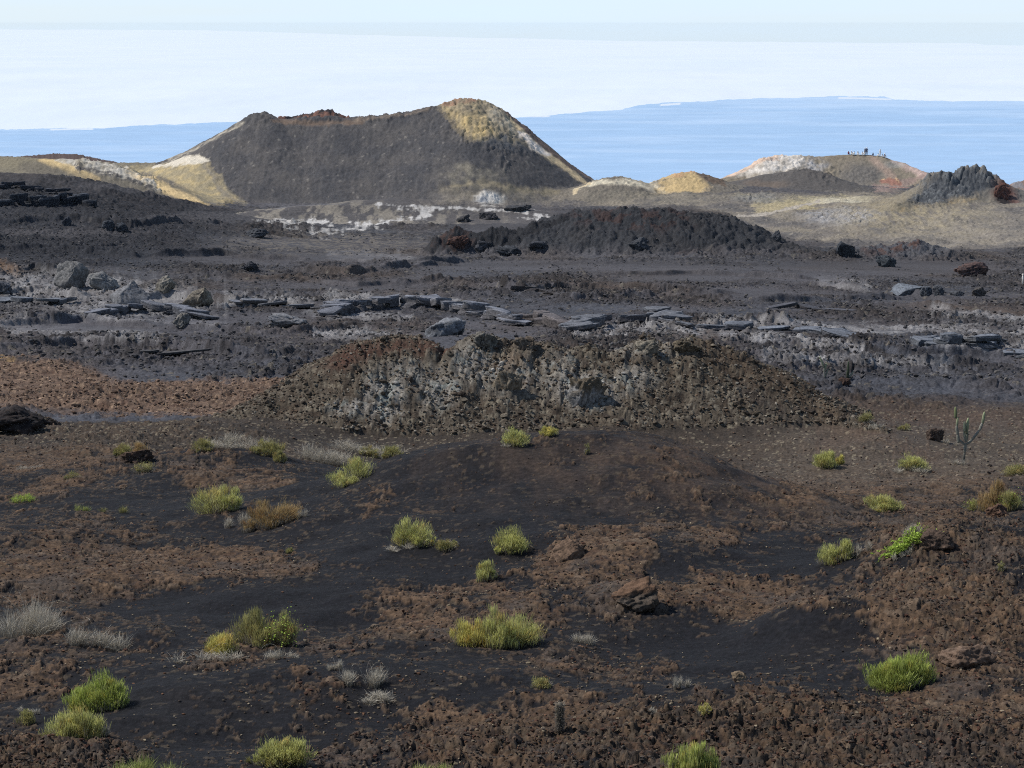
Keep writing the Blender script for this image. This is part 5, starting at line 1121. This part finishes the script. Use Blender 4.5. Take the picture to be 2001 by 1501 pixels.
GRASS = [
 ('largest pale grey grass tuft at the left edge of the foreground',55,1242,190,92,1500,dict(arch=5)),
 ('lower grey grass tuft right of the largest pale one',190,1268,130,52,800,dict(arch=4)),
 ('dry grass with tall arching stalks in the lower centre left',712,1342,100,52,700,dict(arch=3)),
 ('flat dry grass strip below the arching stalks',716,1374,116,26,600,dict()),
 ('small dry tuft left of the arching stalks',656,1310,52,34,350,dict(arch=1)),
 ('silvery twiggy tuft right of the joined pair of shrubs',1152,1260,76,32,420,dict()),
 ('thin pale tuft with one upright stalk in the right foreground',1332,1348,34,44,260,dict(arch=1)),
 ('tiny silvery tuft near the small column cactus',1276,1396,32,18,160,dict()),
 ('pale dry grass patch behind the wide low shrub',645,908,140,46,1300,dict()),
 ('dry grass patch right under the rocky hill foot',720,890,170,36,1100,dict()),
 ('grey twiggy patch left of the olive double shrub',432,878,110,30,700,dict()),
 ('grey twiggy strip on the slope edge in front of the brown flat',480,868,120,32,700,dict()),
 ('dry sticks spread below the small yellow shrub',400,1296,150,30,360,dict(arch=3)),
 ('dry twigs at the foot of the shrub with lime leaves',558,1286,90,30,300,dict(arch=3)),
 ('grey dry tuft left of the orange tinged shrub',466,1030,68,38,500,dict()),
 ('pale bent stalks right of the orange tinged shrub',592,1012,36,34,160,dict(arch=2)),
 ('flat dry twigs at the left foot of the tall dome front shrub',782,1078,80,16,320,dict()),
 ('dry tangled grass above the lime green creeper',1775,1060,70,44,600,dict(arch=2)),
 ('silvery tuft below the lime green creeper',1762,1092,46,20,260,dict()),
 ('dry twigs right of the twin topped shrub',1680,1086,50,28,260,dict()),
 ('dry twigs below the yellow topped shrub left of the tall cactus',1782,925,72,16,300,dict()),
 ('pale grass wisp on the dark slope at left centre',160,998,44,26,240,dict(pal='grass')),
 ('greenish grass wisp on the dark slope at left centre',222,1004,60,20,280,dict(pal='olive')),
 ('dry grass wisp at the foot of the tall cactus',1870,908,40,16,200,dict()),
 ('grey stem bundle right of the dark rock on the right ridge',1858,870,36,18,200,dict()),
 ('silvery stem bundle left of the brown based shrub',56,1394,50,20,200,dict()),
 ('dry twig tuft at the right foot of the brown based shrub',196,1440,40,36,260,dict(arch=1)),
 ('dry twig tuft left of the green cushion shrub',500,1496,56,34,260,dict(pal='olive')),
 ('tall green grass clump on the bottom edge at left',290,1525,140,66,900,dict(pal='grass',arch=0)),
 ('low green grass clump on the bottom edge left of centre',838,1522,96,40,600,dict(pal='grass')),
 ('grey twigs at the foot of the round shrub on the dome skyline',1006,876,56,14,180,dict()),
 ('sparse dry wisps at the left edge above the dark slope',60,915,70,14,200,dict(arch=2)),
 ('sparse pale wisps on the right saddle near the valley bottom',1715,838,50,14,200,dict()),
]
for i, (lb, px, py, w, h, n_, kw) in enumerate(GRASS):
    dry_grass(lb, px, py, w, h, i * 5, n_, **kw)

# ------------------------------------------------------------------ cacti
def tube(path, radii, ribs=9, seg=40, ribd=.16, col0=None, col1=None, grey=None):
    path = np.array(path, float); radii = np.array(radii, float); V = []; Cc = []
    n_ = len(path)
    for i in range(n_):
        t = path[min(i + 1, n_ - 1)] - path[max(i - 1, 0)]; t /= np.linalg.norm(t)
        a = np.cross(t, [0, 1, 0]); a /= np.linalg.norm(a); b = np.cross(t, a)
        for s in range(seg):
            th = s / seg * 2 * math.pi; rb = math.cos(th * ribs); r = radii[i] * (1 + ribd * rb)
            V.append(path[i] + (a * math.cos(th) + b * math.sin(th)) * r)
            f_ = i / (n_ - 1); c = (col0 * (1 - f_) + col1 * f_) * (.75 + .25 * (rb > -.2))
            if grey is not None and rb > .7: c = c * .4 + grey * .6
            Cc.append([*c, 1])
    V.append(path[-1] + (path[-1] - path[-2]) * .4); Cc.append([*col1, 1]); V.append(path[0]); Cc.append([*col0, 1])
    q = [(i * seg + s, i * seg + (s + 1) % seg, (i + 1) * seg + (s + 1) % seg, (i + 1) * seg + s) for i in range(n_ - 1) for s in range(seg)]
    t_ = [((n_ - 1) * seg + s, (n_ - 1) * seg + (s + 1) % seg, n_ * seg) for s in range(seg)] + [((s + 1) % seg, s, n_ * seg + 1) for s in range(seg)]
    return V, q, t_, Cc
def joint(a, b, r, n_=9):
    a, b = np.array(a, float), np.array(b, float); ts = np.linspace(0, 1, n_)
    rr = r * np.clip(np.sin(np.pi * (ts * .80 + .14)) ** .42, .35, 1)
    return [a + (b - a) * t for t in ts], rr
def cactus(label, px, py, hpx, joints, name='candelabra_cactus', ribs=9, ymin=0):
    p = hit(px, py, ymin); k = mpp(p) * hpx
    root = empty(name, (p[0], p[1], p[2] - .03)); props(root, label, 'cactus', 'columnar cacti')
    for (pn_, a, b, r, c0, c1, gr) in joints:
        path, rr = joint((a[0] * k, a[2] * k, a[1] * k), (b[0] * k, b[2] * k, b[1] * k), r * k * .66)
        V, q, t_, Cc = tube(path, rr, ribs, 40, .14, c0, c1, gr)
        raw_mesh(pn_, V, [q, t_], M_CACTUS, Cc, root)
gy, gg, gl = P_(116,114,104), P_(104,112,84), P_(158,166,116); wd = P_(76,74,72); pale = P_(196,196,180)
cactus('tall candelabra cactus with several pale arms on the right slope', 1882, 906, 116, [
 ('trunk',(0,0,0),(.02,.22,0),.030,wd,gy,None),('trunk',(.02,.20,0),(.03,.36,0),.034,gy,gy,pale),
 ('arm',(.02,.33,0),(-.09,.42,0),.030,gy,gy,pale),('arm',(-.09,.36,.0),(-.11,.53,0),.036,gy,gy,pale),('arm',(-.11,.51,0),(-.135,.66,0),.036,gy,gy,pale),('arm',(-.13,.64,0),(-.12,.80,0),.028,gg,gl,pale),('arm',(-.15,.78,.02),(-.16,.97,.02),.036,gg,gl*.7,None),
 ('arm',(.05,.34,0),(.15,.43,0),.030,gy,gy,pale),('arm',(.14,.42,0),(.25,.58,0),.032,gy,gy,pale),('arm',(.25,.57,0),(.30,.71,0),.034,gy,gy,pale),('arm',(.30,.69,0),(.325,.89,0),.034,gg,gl,pale),
 ('arm',(.03,.38,-.02),(-.01,.55,-.02),.032,gy,gg,pale),('arm',(.00,.55,-.02),(-.01,.73,-.02),.034,gg,gg,pale),('arm',(.04,.52,.02),(.06,.78,.02),.038,gg,gl,pale),('arm',(.05,.40,.03),(.06,.56,.03),.03,gy,gg,pale)])
cactus('dark single stemmed cactus with a short pale arm on the right ridge', 1657, 742, 36, [
 ('trunk',(0,0,0),(0,.95,0),.09,P_(58,66,54),P_(74,84,62),None),('arm',(.05,.1,0),(.28,.42,0),.07,gy,gg,pale),('arm',(-.05,.05,0),(-.06,.42,0),.07,P_(66,70,60),P_(80,86,66),None)])
cactus('pale thin cactus with two arms left of the dark one', 1608, 741, 44, [
 ('trunk',(.08,0,0),(.04,.5,0),.05,gy,gy,pale),('arm',(.04,.48,0),(-.16,.95,0),.06,gg,gl,pale),('arm',(.06,.3,0),(.14,.66,0),.055,gg,gl*.8,pale),('arm',(.10,.05,0),(.22,.4,0),.05,gy,gg,pale)])
def column_cactus(label, px, py, hpx, wpx):
    p = hit(px, py); k = mpp(p); h = hpx * k; r = wpx * k / 2; rs = np.random.RandomState(5)
    root = empty('column_cactus', (p[0], p[1], p[2] - .02)); props(root, label, 'cactus', 'columnar cacti')
    path = [(0, 0, h * t) for t in np.linspace(0, 1, 14)]; rr = [r * min(1, .85 + .2 * t) * (1 if t < .9 else (1 - ((t - .9) / .12) ** 2) ** .5 if t < 1 else .5) for t in np.linspace(0, 1, 14)]
    V, q, t_, Cc = tube(path, rr, 12, 48, .12, P_(64,60,54), P_(104,98,86), None)
    raw_mesh('stem', V, [q, t_], M_CACTUS, Cc, root)
    sp_ = Tuft(); n_ = 1500; th = rs.rand(n_) * 6.283; zz = rs.rand(n_) * h; b0 = np.stack([np.cos(th) * r, np.sin(th) * r, zz], -1)
    d = np.stack([np.cos(th), np.sin(th), rs.uniform(-.3, .9, n_)], -1) + rs.randn(n_, 3) * .3
    top_ = (zz > .85 * h)[:, None]
    sp_.add(b0, b0 + d * r * rs.uniform(.35, .9, (n_, 1)), .0045, P_(120,112,100), np.where(top_, P_(190,176,156), P_(150,142,130)), rs, 0)
    sp_.build('spines', M_TWIG, root)
column_cactus('small furry single column cactus in the lower centre foreground', 1094, 1432, 60, 13)

# ------------------------------------------------------------------ people far away on the crater crest
def person(label, px, py, hpx, pose, shirt, trousers, skin=(150,104,80), hat=None, hair=(40,32,28), ymin=0, face=0, z_off=0):
    p = hit(px, py, ymin); k = mpp(p) * hpx / (1.72 if pose == 'stand' else .95)
    k = max(k, .85); k = min(k, 1.25)
    root = empty('person', (p[0], p[1], p[2] - .02)); props(root, label, 'person', 'visitors in the lava landscape'); root.scale = (k, k, k); root.rotation_euler = (0, 0, face)
    if pose == 'stand':
        J = dict(pel=(0,0,.95,.15), chest=(0,0,1.28,.165), neck=(0,0,1.48,.062), head=(0,-.01,1.60,.10), crown=(0,0,1.70,.075))
        limbs = [('pel',[(.10,0,.86,.095),(.11,-.02,.48,.085),(.12,.02,.08,.06),(.13,-.13,.04,.038)]),('pel',[(-.10,0,.86,.095),(-.12,.02,.48,.085),(-.13,.05,.08,.06),(-.15,-.10,.04,.038)]),
                 ('chest',[(.19,0,1.38,.062),(.25,-.02,1.12,.046),(.24,-.10,.88,.036),(.24,-.14,.80,.03)]),('chest',[(-.19,0,1.38,.062),(-.26,0,1.12,.046),(-.22,-.10,.90,.036),(-.21,-.14,.82,.03)])]
    else:
        J = dict(pel=(0,.05,.14,.16), chest=(0,.02,.48,.17), neck=(0,-.03,.68,.062), head=(0,-.06,.80,.10), crown=(0,-.05,.90,.075))
        limbs = [('pel',[(.12,-.10,.20,.095),(.16,-.38,.42,.066),(.15,-.55,.06,.046),(.15,-.68,.04,.04)]),('pel',[(-.12,-.10,.20,.095),(-.17,-.36,.40,.066),(-.18,-.56,.06,.046),(-.18,-.68,.04,.04)]),
                 ('chest',[(.19,0,.58,.062),(.26,-.14,.40,.046),(.16,-.34,.42,.036),(.10,-.38,.43,.03)]),('chest',[(-.19,0,.58,.062),(-.26,-.14,.40,.046),(-.15,-.34,.42,.036),(-.09,-.38,.43,.03)])]
    me = bpy.data.meshes.new('body'); vs_, es, rad, ix = [], [], [], {}
    prev = None
    for n_ in ('pel', 'chest', 'neck', 'head', 'crown'):
        ix[n_] = len(vs_); vs_.append(J[n_][:3]); rad.append(J[n_][3])
        if prev is not None: es.append((prev, ix[n_]))
        prev = ix[n_]
    for at_, ch in limbs:
        prev = ix[at_]
        for c in ch:
            vs_.append(c[:3]); rad.append(c[3]); es.append((prev, len(vs_) - 1)); prev = len(vs_) - 1
    me.from_pydata(vs_, es, []); o = bpy.data.objects.new('body', me); C.objects.link(o)
    md = o.modifiers.new('skin', 'SKIN'); sub = o.modifiers.new('sub', 'SUBSURF'); sub.levels = 1; sub.render_levels = 1
    for i, sv in enumerate(me.skin_vertices[0].data): sv.radius = (rad[i], rad[i]); sv.use_root = (i == 0)
    dg = bpy.context.evaluated_depsgraph_get(); ev = bpy.data.meshes.new_from_object(o.evaluated_get(dg))
    bpy.data.objects.remove(o)
    nv = len(ev.vertices); co = np.empty(nv * 3, f4); ev.vertices.foreach_get('co', co); co = co.reshape(-1, 3)
    cc = np.ones((nv, 4), f4); zc = co[:, 2]; nk = J['neck'][2] - .02; wz = J['pel'][2] + .03
    cc[:, :3] = lin(*shirt)
    low_ = (zc < wz) if pose == 'stand' else ((zc < .22) | (co[:, 1] < -.2)) & (np.abs(co[:, 0]) < .24) & (zc < .5)
    cc[low_, :3] = lin(*trousers); cc[zc > nk, :3] = lin(*skin)
    hand = (np.abs(co[:, 0]) > .19) & (zc < .86) & (zc > .74) if pose == 'stand' else (co[:, 1] < -.33) & (np.abs(co[:, 0]) < .14) & (zc > .38)
    cc[hand, :3] = lin(*skin)
    at = ev.attributes.new('Col', 'FLOAT_COLOR', 'POINT'); at.data.foreach_set('color', cc.ravel())
    for pl in ev.polygons: pl.use_smooth = True
    ev.materials.clear(); ev.materials.append(M_CACTUS)
    bo = bpy.data.objects.new('body', ev); C.objects.link(bo); bo.parent = root
    v0, f0 = ICO[2]
    hc = J['head']
    hv_ = v0 * np.array([.108, .118, .11]) + np.array([hc[0], hc[1] + .018, hc[2] + .035]); keep = hv_[:, 2] > hc[2] - .02
    hv_[~keep] = np.array([hc[0], hc[1] + .03, hc[2] + .01]) + (hv_[~keep] - np.array([hc[0], hc[1], hc[2]])) * .5
    hcol = np.ones((len(hv_), 4), f4); hcol[:, :3] = lin(*hair); raw_mesh('hair', hv_, [f0], M_CACTUS, hcol, bo)
    if hat:
        rings = [(.20, .055), (.205, .062), (.12, .075), (.115, .13), (.08, .165), (.01, .175)]; V = []; seg = 24
        for r, z in rings:
            for s in range(seg): V.append((hc[0] + math.cos(s / seg * 6.283) * r, hc[1] + math.sin(s / seg * 6.283) * r, hc[2] + z))
        q = [(i * seg + s, i * seg + (s + 1) % seg, (i + 1) * seg + (s + 1) % seg, (i + 1) * seg + s) for i in range(len(rings) - 1) for s in range(seg)]
        hc_ = np.ones((len(V), 4), f4); hc_[:, :3] = lin(*hat); raw_mesh('hat', V, [q], M_CACTUS, hc_, root)
    return root
WHT = (236,234,230)
PEOPLE = [
 ('person in a dark red top sitting furthest left on the crater crest',1658,302.5,7,'sit',(150,50,80),(70,60,80),None),
 ('person in white sitting second from left on the crater crest',1664,303,8,'sit',WHT,WHT,WHT),
 ('person in white leaning beside the second sitter on the crater crest',1669,303,7,'sit',WHT,(210,206,200),None),
 ('person in white sitting alone in the middle of the left group on the crest',1676,303,8,'sit',WHT,WHT,WHT),
 ('person in white sitting left of the standing pair on the crest',1685,303,7,'sit',WHT,WHT,None),
 ('person in white sitting at the feet of the standing pair on the crest',1689,303,8,'sit',(240,236,232),WHT,WHT),
 ('standing person with a white cap, left of the standing pair on the crest',1690,303,14,'stand',(150,154,172),(76,76,92),WHT),
 ('standing person in dark clothes with a pale hat, right of the standing pair',1693.5,303.5,16,'stand',(104,108,130),(110,106,116),(226,228,232)),
 ('person in dark blue sitting alone between the two groups on the crest',1706,304.5,6,'sit',(52,58,92),(52,54,80),None),
 ('standing person all in white in the right group on the crest',1719.5,306,14,'stand',(244,240,236),(240,238,234),(244,236,228)),
 ('person in white sitting left of the standing white figure on the crest',1716,306,6,'sit',WHT,WHT,None),
 ('person in white sitting right of the standing white figure on the crest',1724,307,6,'sit',WHT,WHT,None),
 ('person with a white hat and dark top sitting furthest right on the crest',1728.5,308,8,'sit',(70,74,96),(200,200,204),WHT),
]
for i, (lb, px, py, hp_, pose, sh, tr, ht_) in enumerate(PEOPLE):
    person(lb, px, py, hp_, pose, sh, tr, hat=ht_, ymin=500, face=(.6 * math.sin(i * 2.3)))
person('walker in white cut off by the right edge of the picture', 1998, 556, 17, 'stand', (238,234,226), (214,208,198), hat=(236,230,220), face=1.2)
